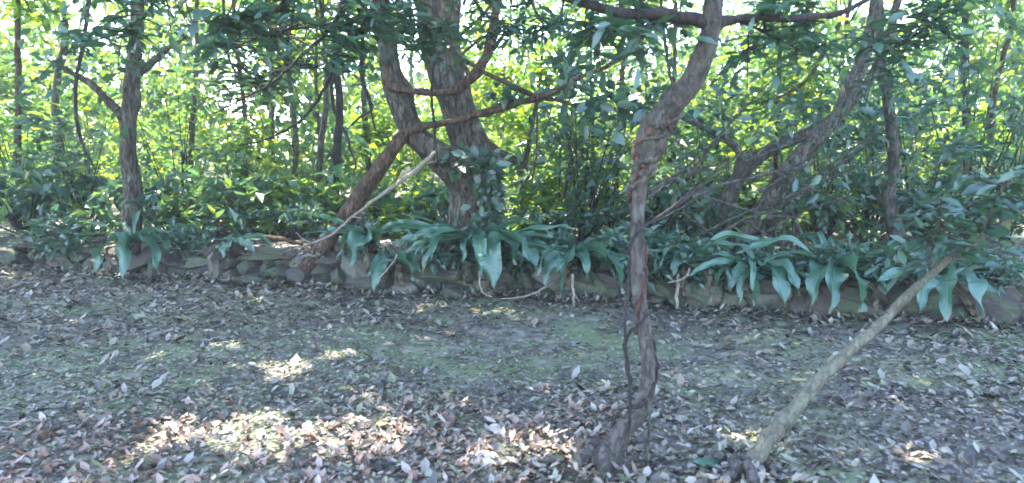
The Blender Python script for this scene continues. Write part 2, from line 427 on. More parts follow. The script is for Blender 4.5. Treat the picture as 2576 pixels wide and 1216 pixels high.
for row, (z0, hh) in enumerate(((.045, .085), (.165, .075), (.275, .055))):
    x = -9.5
    while x < 8.5:
        w = rw.choice([.07, .11, .16, .23]) * rw.uniform(.85, 1.25)
        if row == 2 and rw.random() < .38: x += 2 * w; continue
        h = hh * rw.uniform(.7, 1.45) * (1.15 if w > .15 else .9)
        c = (x + w, float(wall_y(x + w)) + .13 + .05 * row + rw.uniform(-.08, .06), z0 + rw.uniform(-.03, .025))
        v, q = blob(rw, c, (w * 1.04, rw.uniform(.11, .17), h), yaw + rw.uniform(-.3, .3), 13, .17, .80, .25)
        mb.add(v, None, q); x += 2 * w * rw.uniform(.93, 1.06)
wall = mb.build('stone_wall', M['stone'], smooth=False, origin=np.array([0, float(wall_y(0)), 0]))
tag(wall, 'low dry stone wall of grey boulders along the back edge of the clearing', 'stone wall')

ri = np.random.default_rng(8)
LOOSE = [(785, 702, .10, 'pale angular stone at the foot of the leaning brown trunk'),
         (1145, 748, .09, 'grey stone fallen before the wall under the biggest fern'),
         (1330, 752, .08, 'small brown stone before the wall right of the biggest fern'),
         (955, 728, .07, 'small grey stone at the wall foot beside the mossy stump')]
for px, py, s, lab in LOOSE:
    c = G(px, py); c[2] = s * .45
    v, q = blob(ri, c, (s * 1.3, s, s * .65), ri.uniform(0, 3)); mb = MB(); mb.add(v, None, q)
    tag(mb.build('loose_stone', M['stone'], origin=c), lab, 'stone', 'loose stones at the wall foot')
c = G(1232, 1178); c[2] = .035
v, q = blob(ri, c + np.array([0.0, 0.02, -.012]), (.07, .055, .045), .5, 15, .2, .7, .3); mb = MB(); mb.add(v, None, q)
tag(mb.build('limestone_rock', M['pale_stone'], smooth=False, origin=c), 'sunlit pale brownish rock half buried in the leaf litter at the front', 'rock')
c = G(1238, 1098); c[2] = .02
v, q = blob(ri, c, (.042, .035, .025), .2, 7, .14); mb = MB(); mb.add(v, None, q)
tag(mb.build('limestone_rock', M['pale_stone'], origin=c), 'small pale pebble in the litter behind the sunlit brownish rock', 'rock')

# ------------------------------------------------------------------ leaf litter, ground cover, twigs (nobody could count them)
def scatter(rng, n, x0, x1, y0, y1):
    return rng.uniform(x0, x1, n), rng.uniform(y0, y1, n)
rl = np.random.default_rng(3)
mb = MB()
def patch(x, y): return nz(x, y, .55) * .5
def band_at(x, y): return np.exp(-((y - 4.5 - .1 * x + .25 * np.sin(x * 1.7)) / .9) ** 2) * np.clip(1.7 - x * .5, 0, 1)
for n, x0, x1, y0, y1, s0, oval, asp, dr in ((7000, -4.2, 4.2, 2.0, 3.9, .046, True, .5, -.4), (7000, -4.2, 4.2, 2.0, 3.9, .036, True, .75, .3), (22000, -4.5, 4.5, 2.0, 4.4, .02, False, .8, 0),
        (16000, -6.8, 6.6, 3.7, 7.6, .052, True, .6, -.35), (14000, -6.8, 6.6, 3.7, 7.6, .045, True, .4, .3), (30000, -6.8, 6.6, 3.2, 7.2, .026, False, .8, 0), (7000, -9, 9, 6.6, 10, .08, False, .6, -.1)):
    x, y = scatter(rl, n, x0, x1, y0, y1)
    t = patch(x, y)
    band = band_at(x, y)
    ok = rl.random(n) < np.clip(.92 - .45 * t - .70 * band * (1 if s0 > .04 else .25), .08, 1)
    x, y = x[ok], y[ok]
    inwall = (y - wall_y(x) > -.02) & (y - wall_y(x) < .3)
    z = ground_z(x, y) + rl.uniform(.002, .022, len(x)) + np.where(inwall, rl.uniform(.0, .05, len(x)), 0)
    z = np.where(inwall, np.maximum(z, .32), z)
    ok = ~inwall | (rl.random(len(x)) < .25)
    x, y, z = x[ok], y[ok], z[ok]
    leaves(mb, np.stack([x, y, z], 1), s0 * np.clip(np.exp(rl.normal(0, .3, len(x))), .5, 1.55), rl, up=2.4, asp=asp, oval=oval, droop=dr, spread=1.0)
tag(mb.build('leaf_litter', M['litter'], smooth=False), 'grey and brown dead leaves covering the ground', 'leaf litter', kind='stuff')
mb = MB()
q = []
for (px, py, sp_, m_) in ((1500, 1195, .16, 260), (1862, 1200, .14, 220), (760, 715, .16, 160)):
    c_ = G(px, py); q.append(c_ + rl.normal(0, 1, (m_, 3)) * [sp_, sp_, 0])
xw = rl.uniform(-7, 6.5, 2600); q.append(np.stack([xw, wall_y(xw) - np.abs(rl.normal(0, .09, 2600)), 0 * xw], 1))
q = np.concatenate(q); q[:, 2] = ground_z(q[:, 0], q[:, 1]) + rl.uniform(.005, .05, len(q))
leaves(mb, q, .055, rl, up=1.5, asp=.55, oval=True, droop=-.4)
tag(mb.build('leaf_drift', M['litter'], smooth=False), 'dead leaves banked against the wall foot and the trunks', 'leaf litter', kind='stuff')
mb = MB()
n = 4200; x, y = scatter(rl, n, -2.6, .75, 2.3, 3.75)
ok = rl.random(n) < np.clip(1.15 - ((x + .9) / 1.5) ** 4 - np.clip((y - 3.35) / .35, 0, 1) - .45 * nz(x, y, 1.4), 0, 1); x, y = x[ok], y[ok]
leaves(mb, np.stack([x, y, ground_z(x, y) + rl.uniform(.004, .022, len(x))], 1), .034 * np.clip(np.exp(rl.normal(0, .4, len(x))), .5, 1.7), rl, up=2.0, asp=.6, oval=True, droop=-.5)
tag(mb.build('dry_leaf_drift', M['red_litter'], smooth=False), 'drift of curled reddish brown leaves at the front of the clearing', 'leaf litter', kind='stuff')
mb = MB()
x, y = scatter(rl, 34000, -5.5, 5.5, 3.2, 6.5)
ok = rl.random(len(x)) < np.clip(1.0 * np.exp(-((y - 4.5 - .1 * x) / .75) ** 2) * (.35 + .65 * (x < 1.2)) - .2 + .35 * patch(x + 3, y + 1), .02, .8)
x, y = x[ok], y[ok]
leaves(mb, np.stack([x, y, ground_z(x, y) + .008], 1), .028, rl, up=1.5, asp=.7, droop=.1)
tag(mb.build('ground_cover', M['moss_leaf'], smooth=False), 'thin green moss and seedlings across the middle of the clearing', 'ground cover', kind='stuff')
mb = MB()
for k in range(420):
    x, y = rl.uniform(-5, 5), rl.uniform(2.1, 6.8)
    if y > wall_y(x) - .1: continue
    a = rl.uniform(0, 3.14); L = rl.uniform(.06, .28); z = float(ground_z(x, y)) + .02
    d = np.array([math.cos(a), math.sin(a), 0]) * L; r = rl.uniform(.0015, .004)
    tube(mb, [(x, y, z), np.array([x, y, z + rl.uniform(0, .02)]) + d * .5 + rl.normal(0, .012, 3) * [1, 1, .3], np.array([x, y, z]) + d], [r, r, r * .5], 5, 3, seed=k)
tag(mb.build('fallen_twigs', M['grey_bark']), 'thin dry twigs strewn through the leaf litter', 'twigs', kind='stuff')

# fallen leaves one can pick out
def one_leaf(px, py, size, m, lab, az, name='fallen_leaf', z=.018, asp=.6):
    c = G(px, py); mb = MB(); n = 9
    t = np.linspace(0, 1, n); wv = asp * np.sin(np.pi * np.clip(t, 0.0, 1) ** .85) ** .9 * .5
    u = np.array([math.cos(az), math.sin(az), 0]); v = np.array([-u[1], u[0], 0])
    rows = []
    for i in range(n):
        for s in (-1, -.5, 0, .5, 1):
            rows.append(c + u * size * (t[i] - .5) + v * size * wv[i] * s + np.array([0, 0, z + size * (.06 * abs(s) ** 1.5 + .05 * (2 * t[i] - 1) ** 2)]))
    idx = np.arange(n * 5).reshape(n, 5)
    mb.add(rows, None, np.stack([idx[:-1, :-1], idx[:-1, 1:], idx[1:, 1:], idx[1:, :-1]], -1).reshape(-1, 4))
    tube(mb, [c - u * size * .5 + np.array([0, 0, z + size * .05]), c - u * size * .72 + np.array([0, 0, z + size * .02])], [.002, .0015], 5, 2)
    return tag(mb.build(name, m, origin=c), lab, 'leaf', 'fallen leaves lying on top of the litter')
one_leaf(872, 985, .10, M['yellow_leaf'], 'yellow fallen leaf on the mossy left half of the clearing', .4)
one_leaf(1128, 1000, .09, M['yellow_leaf'], 'yellow-green fallen leaf in the middle of the clearing floor', 1.2)
one_leaf(1530, 985, .10, M['yellow_leaf'], 'yellow fallen leaf just left of the vine wrapped trunk', .2)
one_leaf(2010, 965, .10, M['yellow_leaf'], 'yellow fallen leaf above the grey sapling at right', .1)
one_leaf(960, 1075, .09, M['yellow_leaf'], 'small yellow leaf standing at the edge of the sunlit litter', 1.5)
one_leaf(1790, 1185, .18, M['fern'], 'broad blue-green leaf on the ground beside the grey sapling', .15, 'broad_leaf', .03, .5)

# ------------------------------------------------------------------ trees
def seg(mb, pts, w, **k):
    """limb from measured points (px, py, depth) and widths in measured pixels"""
    p = [P(*q) for q in pts]
    ww = np.interp(np.linspace(0, 1, len(pts)), np.linspace(0, 1, len(w)), w)
    r = [wi * q[2] / F / 2 for wi, q in zip(ww, pts)]
    return tube(mb, p, r, **k)

def twigs(mb, rng, starts, centres, r=.01):
    for c in centres:
        s = starts[rng.integers(len(starts))]
        mid = (s + c) / 2 + rng.normal(0, .08, 3) * np.linalg.norm(c - s)
        tube(mb, [s, mid, c], [r, r * .7, r * .25], 5, 4, seed=int(rng.integers(9999)))

# --- canopy over the clearing: crowns high above the picture, they shade it
def canopy_leaves(rng, n, x0, x1, y0, y1, z0, z1):
    p = np.stack([rng.uniform(x0, x1, n), rng.uniform(y0, y1, n), rng.uniform(z0, z1, n)], 1)
    return p[keep_gaps(p, .12)]

# --- old tree
rt = np.random.default_rng(77)
base = P(1192, 605, 7.25)
t = thing('old_tree', 'thick old tree with furrowed grey bark forking just above the wall', 'tree', base)
mb = MB()
pm, rm_ = seg(mb, [(1196, 640, 7.25), (1192, 590, 7.25), (1190, 530, 7.25), (1192, 470, 7.25), (1196, 420, 7.28), (1180, 350, 7.32), (1150, 270, 7.36), (1122, 190, 7.4), (1108, 100, 7.45), (1102, 0, 7.5), (1110, -160, 7.6), (1130, -420, 7.7)],
    [150, 128, 116, 112, 102, 84, 80, 84, 88, 84, 74, 48], sides=30, n=10, rough=.10, knots=10, seed=4, lobes=.035)
mb.build('trunk', M['old_bark'], t)
mb = MB()
seg(mb, [(1185, 470, 7.2), (1150, 425, 7.12), (1090, 385, 7.05), (1040, 335, 7.05), (1010, 270, 7.08), (985, 190, 7.1), (972, 100, 7.1), (960, 0, 7.1), (900, -200, 7.0)],
    [96, 88, 70, 62, 57, 52, 46, 38, 22], sides=20, n=9, rough=.10, knots=5, seed=5, lobes=.03)
mb.build('fork', M['old_bark'], t)
mb = MB()
seg(mb, [(975, 165, 7.05), (985, 215, 6.95), (1035, 228, 6.9), (1130, 232, 6.9), (1180, 200, 6.9), (1222, 150, 6.9), (1236, 90, 6.9), (1246, 40, 6.9), (1260, -80, 6.9)],
    [30, 24, 17, 20, 26, 24, 26, 22, 16], sides=12, n=8, seed=6, knots=3)
seg(mb, [(1185, 195, 6.9), (1150, 145, 6.88), (1105, 90, 6.85), (1060, 40, 6.85), (1030, -40, 6.85)], [14, 12, 11, 11, 9], sides=8, seed=7)
seg(mb, [(1232, 85, 6.9), (1200, 105, 6.88), (1160, 140, 6.85), (1140, 165, 6.85)], [9, 8, 7, 4], sides=7, seed=8)
mb.build('branch', M['brown_bark'], t)
mb = MB()                                                       # bark ridges and root flare
for k in range(6):
    a = k * 1.05 + .3; b0 = base + np.array([math.cos(a) * .17, math.sin(a) * .15, .25])
    e = base + np.array([math.cos(a) * .5, math.sin(a) * .45, 0]); e[2] = float(ground_z(e[0], max(e[1], float(wall_y(e[0])) + .3))) - .02
    tube(mb, [b0, (b0 + e) / 2 + np.array([0, 0, -.08]), e], [.07, .055, .02], 9, 6, seed=k)
mb.build('root', M['old_bark'], t)
mb = MB(); pts = []
for k in range(420):                                            # climber leaves on the shaded right of the trunk
    i = rt.integers(8, 46); a = rt.uniform(-1.6, .9)
    pts.append(pm[i] + np.array([math.cos(a), math.sin(a) - .55, 0]) * (rm_[i] * 1.15))
leaves(mb, np.array(pts), .10, rt, up=.3, asp=.6, oval=True, droop=.3)
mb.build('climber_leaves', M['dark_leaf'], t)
mb = MB()
tops = [pm[-1], pm[-8], pm[-14]]
can = canopy_leaves(rt, 52000, -9.5, 5.5, 3.8, 10.0, 5.2, 7.2)
leaves(mb, can, .19, rt, up=.9, asp=.7, droop=.3)
mb.build('crown', M['mid_leaf'], t, smooth=False)
mb = MB()
cc = can[rt.integers(0, len(can), 60)]
twigs(mb, rt, tops, cc[np.argsort(np.linalg.norm(cc - pm[-1], axis=1))[:40]], .03)
mb.build('limbs', M['old_bark'], t)

# --- leaning brown tree
base = G(752, 712)
t = thing('leaning_tree', 'reddish brown trunk leaning right from the foot of the wall', 'tree', base)
mb = MB(); Yb = base[1]
pl_, rl_ = seg(mb, [(742, 728, Yb), (775, 680, Yb), (822, 612, Yb - .02), (895, 510, Yb - .1), (955, 425, Yb - .18), (992, 370, Yb - .22), (1020, 332, Yb - .25)],
    [66, 52, 44, 42, 38, 34, 32], sides=18, n=9, rough=.09, knots=8, seed=31)
mb.build('trunk', M['brown_bark'], t)
mb = MB(); y1 = Yb - .25
seg(mb, [(1015, 338, y1), (1050, 322, y1), (1110, 312, y1), (1180, 294, y1 - .05), (1250, 276, y1 - .1), (1320, 254, y1 - .15), (1352, 246, y1 - .15), (1395, 232, y1 - .2), (1450, 200, y1 - .2), (1530, 165, y1 - .2), (1585, 110, y1 - .2), (1640, 20, y1 - .2)],
    [30, 20, 17, 19, 18, 16, 18, 12, 10, 10, 9, 8], sides=12, n=8, seed=32, knots=5)
mb.build('branch', M['brown_bark'], t)
mb = MB()
seg(mb, [(1352, 246, y1 - .15), (1310, 226, y1 - .2), (1255, 200, y1 - .25), (1190, 165, y1 - .3), (1130, 120, y1 - .35), (1080, 60, y1 - .35), (1050, -10, y1 - .35)], [15, 13, 11, 10, 12, 13, 10], sides=9, n=7, seed=33)
mb.build('branch', M['brown_bark'], t)
mb = MB()
seg(mb, [(1352, 246, y1 - .15), (1400, 252, y1 - .15), (1450, 265, y1 - .2), (1520, 275, y1 - .2)], [12, 10, 8, 4], sides=8, seed=34)
mb.build('branch', M['brown_bark'], t); mb = MB()
seg(mb, [(1350, 250, y1 - .15), (1352, 300, y1 - .1), (1348, 400, y1), (1335, 470, y1)], [6, 5, 5, 3], sides=6, seed=35)
mb.build('branch', M['brown_bark'], t)
mb = MB(); pos = []
for (px, py, Yd, n_, s) in ((1490, 280, 6.3, 70, .22), (1540, 265, 6.2, 60, .2), (1270, 240, 6.8, 30, .12), (1170, 385, 6.7, 30, .10), (1180, 420, 6.7, 30, .12), (1430, 170, 6.3, 35, .22), (1630, 240, 6.2, 45, .2)):
    pos.append(P(px, py, Yd) + rt.normal(0, 1, (n_, 3)) * [s, s, s * .5])
pos = np.concatenate(pos); pos = pos[keep_gaps(pos)]
leaves(mb, pos, .13, rt, up=.9, asp=.55, oval=True, droop=.3)
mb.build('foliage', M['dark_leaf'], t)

# --- pale dead stick leaning on it
mb = MB()
st = [(738, 628, 6.75), (785, 612, 6.65), (835, 590, 6.6), (885, 548, 6.55), (940, 505, 6.5), (1000, 462, 6.5), (1050, 425, 6.5), (1094, 383, 6.5)]
seg(mb, st, [4, 6, 6, 7, 8, 11, 12, 9], sides=10, n=9, seed=41, rough=.12, knots=9)
for a_, b_, c_ in (((870, 560), (885, 546), (910, 550)), ((1000, 462), (1010, 440), (1030, 430)), ((1060, 415), (1080, 410), (1098, 405)), ((785, 612), (760, 600), (745, 585))):
    seg(mb, [(*a_, 6.53), (*b_, 6.5), (*c_, 6.48)], [6, 4, 2], sides=6, n=4, seed=a_[0])
tag(mb.build('dead_branch', M['dead_wood'], origin=P(*st[0])), 'pale bare dead stick lying slantwise against the leaning brown trunk', 'branch')
mb = MB()
st = [(520, 580, 8.3), (620, 592, 8.2), (700, 600, 8.0), (760, 615, 7.6)]
seg(mb, st, [14, 13, 11, 8], sides=9, n=7, seed=42)
tag(mb.build('fallen_branch', M['brown_bark'], origin=P(*st[0])), 'long reddish branch lying on the terrace behind the wall at left', 'branch')

# --- mossy stump behind the leaning trunk
base = P(905, 650, 7.25)
t = thing('mossy_stump', 'dark mossy stump behind the leaning brown trunk', 'stump', base)
mb = MB()
tube(mb, [base + [0, 0, -.12], base + [0, 0, .15], base + [.02, 0, .36], base + [.0, .01, .46]], [.2, .165, .14, .08], 20, 8, .2, 8, 51, .05)
mb.build('stump', M['old_bark'], t)
mb = MB(); a = rt.uniform(0, 6.28, 700); h = rt.uniform(0, .45, 700)
leaves(mb, base + np.stack([np.cos(a) * (.2 - .16 * h), np.sin(a) * (.2 - .16 * h), h], 1), .035, rt, up=.1, asp=.6)
tag(mb.build('moss', M['moss_leaf'], t, smooth=False), kind='stuff')

# --- vine wrapped tree, nearest
base = G(1505, 1195)
t = thing('vine_wrapped_tree', 'slender crooked tree wrapped in vines nearest the camera at right', 'tree', base)
mb = MB(); Y0 = base[1]
tp = [(1478, 1225, Y0), (1515, 1172, Y0), (1562, 1090, Y0 + .03), (1606, 1040, Y0 + .06), (1630, 975, Y0 + .1), (1630, 900, Y0 + .12), (1618, 820, Y0 + .14), (1610, 740, Y0 + .16), (1606, 660, Y0 + .17), (1604, 580, Y0 + .17), (1606, 500, Y0 + .16), (1614, 440, Y0 + .14), (1628, 380, Y0 + .1), (1648, 320, Y0 + .06), (1690, 268, Y0 + .02), (1738, 208, Y0), (1768, 140, Y0 - .02), (1786, 70, Y0 - .04), (1795, 0, Y0 - .05), (1800, -120, Y0 - .05), (1830, -330, Y0)]
tw = [60, 56, 51, 47, 41, 37, 34, 33, 33, 33, 35, 43, 60, 66, 62, 56, 51, 48, 46, 40, 28]
pv, rv = seg(mb, tp, tw, sides=28, n=9, rough=.055, knots=18, seed=61, lobes=.02)
mb.build('trunk', M['vine_bark'], t)
mb = MB()
seg(mb, [(1790, 60, Y0 - .04), (1740, 46, Y0 - .06), (1660, 40, Y0 - .08), (1560, 30, Y0 - .1), (1440, 0, Y0 - .1), (1300, -60, Y0)], [40, 34, 30, 26, 22, 14], sides=12, n=7, seed=62, knots=4)
mb.build('branch', M['dark_vine'], t)
mb = MB()
seg(mb, [(1790, 75, Y0 - .04), (1830, 52, Y0 - .02), (1900, 44, Y0), (2000, 46, Y0 + .05), (2120, 30, Y0 + .1), (2250, -40, Y0 + .1)], [36, 24, 20, 18, 14, 8], sides=10, n=7, seed=63)
mb.build('branch', M['dark_vine'], t)
def twine(i0, i1, turns, a0, r, off, m, sd, name='vine', wob=.0):
    mb = MB(); T, A, B = frames(pv); pts = []; k = 60
    for j in range(k + 1):
        s = j / k; ii = i0 + (i1 - i0) * s; i = int(ii); f = ii - i; i2 = min(i + 1, len(pv) - 1)
        c = pv[i] * (1 - f) + pv[i2] * f; rr = rv[i] * (1 - f) + rv[i2] * f + off
        a = a0 + turns * 2 * math.pi * s
        sway = wob * max(0, math.sin(s * math.pi * 3))
        pts.append(c + (A[i] * math.cos(a) + B[i] * math.sin(a)) * (rr + sway))
    tube(mb, pts, r * (1 + .3 * np.sin(np.arange(len(pts)) * .37 + sd)) , 8, 1, .3, 8, sd)
    return mb.build(name, m, t)
twine(18, 60, 0.9, 2.6, .007, .004, M['dark_vine'], 71, wob=.03)
twine(52, 100, 1.2, 2.9, .0095, .005, M['red_vine'], 72)
twine(88, 128, 2.3, 1.0, .008, .006, M['vine_bark'], 73)
twine(92, 122, -1.6, 2.0, .006, .005, M['red_vine'], 74)
twine(98, 130, 1.5, 4.0, .017, -.006, M['vine_bark'], 75)
twine(94, 128, 1.4, 1.6, .015, -.005, M['vine_bark'], 76)
twine(100, 132, 1.6, 5.6, .014, -.005, M['grey_bark'], 77)
mb = MB()                                                       # free hanging vine left of the trunk
seg(mb, [(1582, 1085, Y0 - .03), (1586, 1000, Y0 - .02), (1580, 930, Y0), (1572, 870, Y0 + .03), (1584, 838, Y0 + .03), (1606, 818, Y0 + .02), (1634, 782, Y0 + .04)], [9, 8, 13, 10, 9, 9, 14], sides=8, n=7, seed=76, rough=.2)
seg(mb, [(1576, 900, Y0 + .01), (1572, 800, Y0 + .06), (1580, 720, Y0 + .1), (1584, 640, Y0 + .1)], [8, 9, 10, 8], sides=8, n=7, seed=77, rough=.2)
seg(mb, [(1580, 640, Y0 + .1), (1600, 590, Y0 + .06), (1635, 560, Y0 + .1), (1690, 522, Y0 + .2), (1750, 470, Y0 + .35)], [9, 9, 8, 7, 4], sides=7, n=6, seed=78)
mb.build('vine', M['dark_vine'], t)
twine(104, 120, .25, 2.7, .009, .002, M['peel'], 79, 'loose_bark')
twine(106, 120, -.3, 3.1, .009, .004, M['peel'], 80, 'loose_bark')
mb = MB()
seg(mb, [(1622, 1190, Y0), (1628, 1130, Y0 - .02), (1634, 1060, Y0 + .0), (1630, 1000, Y0 + .04)], [9, 9, 8, 6], sides=7, seed=88)
mb.build('vine', M['grey_bark'], t)
def spray(mb_w, mb_l, pts, w, n, spread, size, rng, asp=.5, **k):
    n = int(n * 2.4); size = size * .8
    p, r = seg(mb_w, pts, w, sides=7, n=6, seed=int(rng.integers(999)))
    q = []
    dq = []
    for _ in range(n // 10):
        i = rng.integers(1, len(p)); d = unit(rng.normal(0, 1, 3) * [1, 1, .45] + [0, 0, -.15]); e = p[i] + d * spread * rng.uniform(1.0, 2.4)
        tube(mb_w, [p[i], (p[i] + e) / 2 + [0, 0, .03], e - [0, 0, .03]], [.004, .003, .0012], 4, 3)
        sd = unit(np.cross(d, [0, 0, 1.0]))
        for s_ in range(11):
            f = .15 + .85 * s_ / 10; sg = 1 if s_ % 2 else -1
            q.append(p[i] * (1 - f) + e * f + [0, 0, .03 * math.sin(f * 3.1) - .03 * f]); dq.append((d * .5 + sd * sg + [0, 0, -.2]) * 2.2)
    q = np.array(q); dq = np.array(dq); ok = keep_gaps(q)
    leaves(mb_l, q[ok], size * .95, rng, up=1.2, asp=asp * .8, oval=True, droop=.25, direc=dq[ok], spread=.7, **k)
def flare(t, b, r, sd):
    for k in range(5):
        rg2 = np.random.default_rng(sd + k); a = k * 1.26 + rg2.uniform(-.3, .3); L = r * rg2.uniform(4, 7.5)
        e = b + np.array([math.cos(a), math.sin(a), 0]) * L; e[2] = float(ground_z(e[0], e[1])) - .015
        mb = MB(); tube(mb, [b + [math.cos(a) * r * .4, math.sin(a) * r * .4, r * 1.9], b * .55 + e * .45 + [0, 0, r * .28], e], [r * .62, r * .5, r * .16], 9, 6, .2, 2, sd + k)
        mb.build('root', M['vine_bark'], t)
flare(t, G(1506, 1190), .06, 900)
mw, ml = MB(), MB()
spray(mw, ml, [(1700, 42, Y0 - .06), (1640, 60, Y0 - .1), (1560, 80, Y0 - .1), (1470, 70, Y0 - .05)], [12, 9, 6, 3], 90, .13, .11, rt)
spray(mw, ml, [(1850, 50, Y0), (1900, 70, Y0 + .1), (1960, 100, Y0 + .2), (2040, 140, Y0 + .3)], [10, 8, 6, 3], 60, .14, .11, rt)
mw.build('twig', M['dark_vine'], t); ml.build('foliage', M['dark_leaf'], t)
mb = MB()
cv = np.array([-1.6, 4.4, 5.6]) + rt.normal(0, 1, (1500, 3)) * [1.6, .7, .4]
leaves(mb, cv[keep_gaps(cv, .12)], .16, rt, up=.9, asp=.6, droop=.3)
mb.build('crown', M['mid_leaf'], t, smooth=False)

# --- grey sapling, bottom right corner
base = G(1862, 1196)
t = thing('grey_sapling', 'smooth grey-green stem slanting up to the right at the front corner', 'sapling', base)
mb = MB(); yb = base[1]
pg, rg_ = seg(mb, [(1840, 1225, yb), (1880, 1172, yb), (1935, 1108, yb + .02), (1985, 1045, yb + .03), (2045, 975, yb + .05), (2140, 880, yb + .05), (2230, 800, yb + .1), (2340, 690, yb + .1), (2480, 590, yb + .15), (2610, 500, yb + .2), (2720, 380, yb + .2)],
    [56, 46, 43, 40, 34, 29, 25, 21, 17, 12, 6], sides=18, n=8, rough=.06, knots=16, seed=91, lobes=.015)
mb.build('trunk', M['stem_bark'], t)
flare(t, G(1862, 1200), .042, 950)
mw, ml = MB(), MB()
spray(mw, ml, [(2340, 690, yb + .1), (2350, 620, yb + .1), (2375, 560, yb)], [10, 8, 4], 50, .12, .11, rt)
spray(mw, ml, [(2480, 590, yb + .2), (2500, 520, yb + .1), (2540, 440, yb)], [12, 9, 4], 60, .14, .12, rt)
mw.build('branch', M['grey_bark'], t); ml.build('foliage', M['dark_leaf'], t)

# --- leaning grey trees on the terrace at right
def terrace_tree(name, lab, pts, w, bark, sd, extra=(), fol=(), roots=None, size=.11, leaf='dark_leaf', tangle=0):
    b = P(*pts[0]); b[2] = float(ground_z(b[0], b[1]))
    t = thing(name, lab, 'tree', b)
    mb = MB(); seg(mb, pts, w, sides=16, n=8, rough=.11, knots=6, seed=sd); mb.build('trunk', bark, t)
    for k, (pp, ww) in enumerate(extra):
        mb = MB(); seg(mb, pp, ww, sides=9, n=7, rough=.12, knots=2, seed=sd + k + 1); mb.build('branch', bark, t)
    rq = np.random.default_rng(sd + 7); extra_l = []
    for k in range(tangle):
        x0, y0, Yd = rq.uniform(1620, 2000), rq.uniform(400, 620), rq.uniform(6.5, 6.9); L = rq.uniform(160, 360); a = rq.choice([-.5, -.35, .45, -.7]) + rq.normal(0, .15)
        x1, y1_ = x0 + L * math.cos(a), y0 + L * math.sin(a)
        mb = MB(); pp_, _ = seg(mb, [(x0, y0, Yd), ((x0 + x1) / 2, (y0 + y1_) / 2 + rq.uniform(-20, 20), Yd), (x1, y1_, Yd - .1)], [rq.uniform(7, 13), 6, 3], sides=6, n=8, rough=.2, seed=k); mb.build('branch', bark, t)
        extra_l.append(pp_[rq.integers(2, len(pp_), 4)] + rq.normal(0, .05, (4, 3)))
    if extra_l:
        mb = MB(); leaves(mb, np.concatenate(extra_l), .10, rt, up=.8, asp=.5, oval=True, droop=.3); mb.build('twig_leaves', M['mid_leaf'], t)
    if roots:
        for k, (pa, pb, w_) in enumerate(roots):
            mb = MB(); a, c = P(*pa), P(*pb); m_ = (a + c) / 2 + rt.normal(0, .03, 3)
            r = w_ * pa[2] / F / 2
            tube(mb, [a, m_, c], [r, r * .8, r], 7, 6, .15, 1, sd + k); mb.build('aerial_root', bark, t)
    if fol:
        mb = MB(); q = np.concatenate([P(a, b_, c) + rt.normal(0, 1, (n_, 3)) * [s, s, s * .55] for a, b_, c, n_, s in fol])
        leaves(mb, q, size, rt, up=.8, asp=.5, oval=True, droop=.3); mb.build('foliage', M[leaf], t)
    return t
terrace_tree('terrace_tree', 'stout grey trunk leaning right on the terrace above the right hand ferns', [(1795, 650, 7.3), (1808, 590, 7.3), (1832, 510, 7.3), (1868, 430, 7.3), (1930, 380, 7.3), (2010, 345, 7.3), (2110, 290, 7.3), (2200, 180, 7.4), (2260, 0, 7.5), (2300, -200, 7.5)],
    [60, 48, 42, 38, 32, 28, 24, 20, 18, 12], M['grey_bark'], 110,
    extra=(([(1850, 470, 7.3), (1862, 400, 7.2), (1850, 370, 7.2), (1790, 330, 7.2), (1700, 290, 7.1), (1640, 250, 7.1)], [30, 22, 20, 14, 10, 5]),
           ([(1815, 560, 7.3), (1780, 500, 7.25), (1740, 470, 7.2), (1690, 455, 7.2)], [20, 15, 12, 6])),
    fol=((1755, 525, 7.3, 80, .17), (1700, 490, 7.3, 45, .15), (1850, 540, 7.1, 35, .10), (1690, 570, 7.4, 70, .18), (1980, 280, 7.3, 80, .35), (1850, 240, 7.3, 60, .3), (1770, 290, 7.2, 50, .25)),
    tangle=20,
    roots=[((1835, 520, 7.25), (1826, 640, 7.2), 18), ((1815, 570, 7.2), (1760, 650, 7.1), 14), ((1850, 500, 7.3), (1860, 640, 7.3), 9)])
terrace_tree('terrace_tree', 'thinner pale trunk with hanging aerial roots slanting off to the right', [(1800, 650, 6.9), (1850, 610, 6.9), (1905, 545, 6.9), (1955, 470, 6.9), (2005, 405, 6.9), (2070, 330, 6.9), (2140, 230, 6.9), (2190, 80, 6.9), (2220, -120, 6.9)],
    [16, 26, 38, 44, 44, 40, 36, 30, 20], M['grey_bark'], 130,
    extra=(([(1985, 535, 6.9), (1930, 548, 6.85), (1870, 560, 6.85)], [16, 13, 7]), ([(1985, 430, 6.9), (1985, 500, 6.85), (2010, 580, 6.85), (2030, 660, 6.8)], [18, 14, 12, 12]),
           ([(1990, 425, 6.85), (1900, 445, 6.75), (1800, 470, 6.7), (1720, 520, 6.65), (1640, 562, 6.6)], [9, 8, 8, 7, 4])),
    roots=[((1905 + k * 17, 548 - k * 14 + 30, 6.9 + .08 * (k % 3)), (1880 + k * 21, 648, 6.85 + .1 * (k % 2)), 7 + (k * 5) % 6) for k in range(7)],
    fol=((2010, 480, 6.9, 60, .2), (2080, 420, 6.9, 90, .3), (2120, 280, 6.9, 120, .35)))
terrace_tree('terrace_tree', 'grey trunk leaning left beyond the terrace at the far right', [(2260, 600, 7.6), (2235, 500, 7.6), (2250, 400, 7.6), (2240, 300, 7.6), (2215, 150, 7.6), (2210, 0, 7.6), (2190, -200, 7.6)], [40, 32, 28, 26, 24, 20, 14], M['grey_bark'], 150,
    fol=((2200, 300, 7.5, 160, .4), (2330, 230, 7.5, 160, .4), (2300, 450, 7.5, 90, .3)))
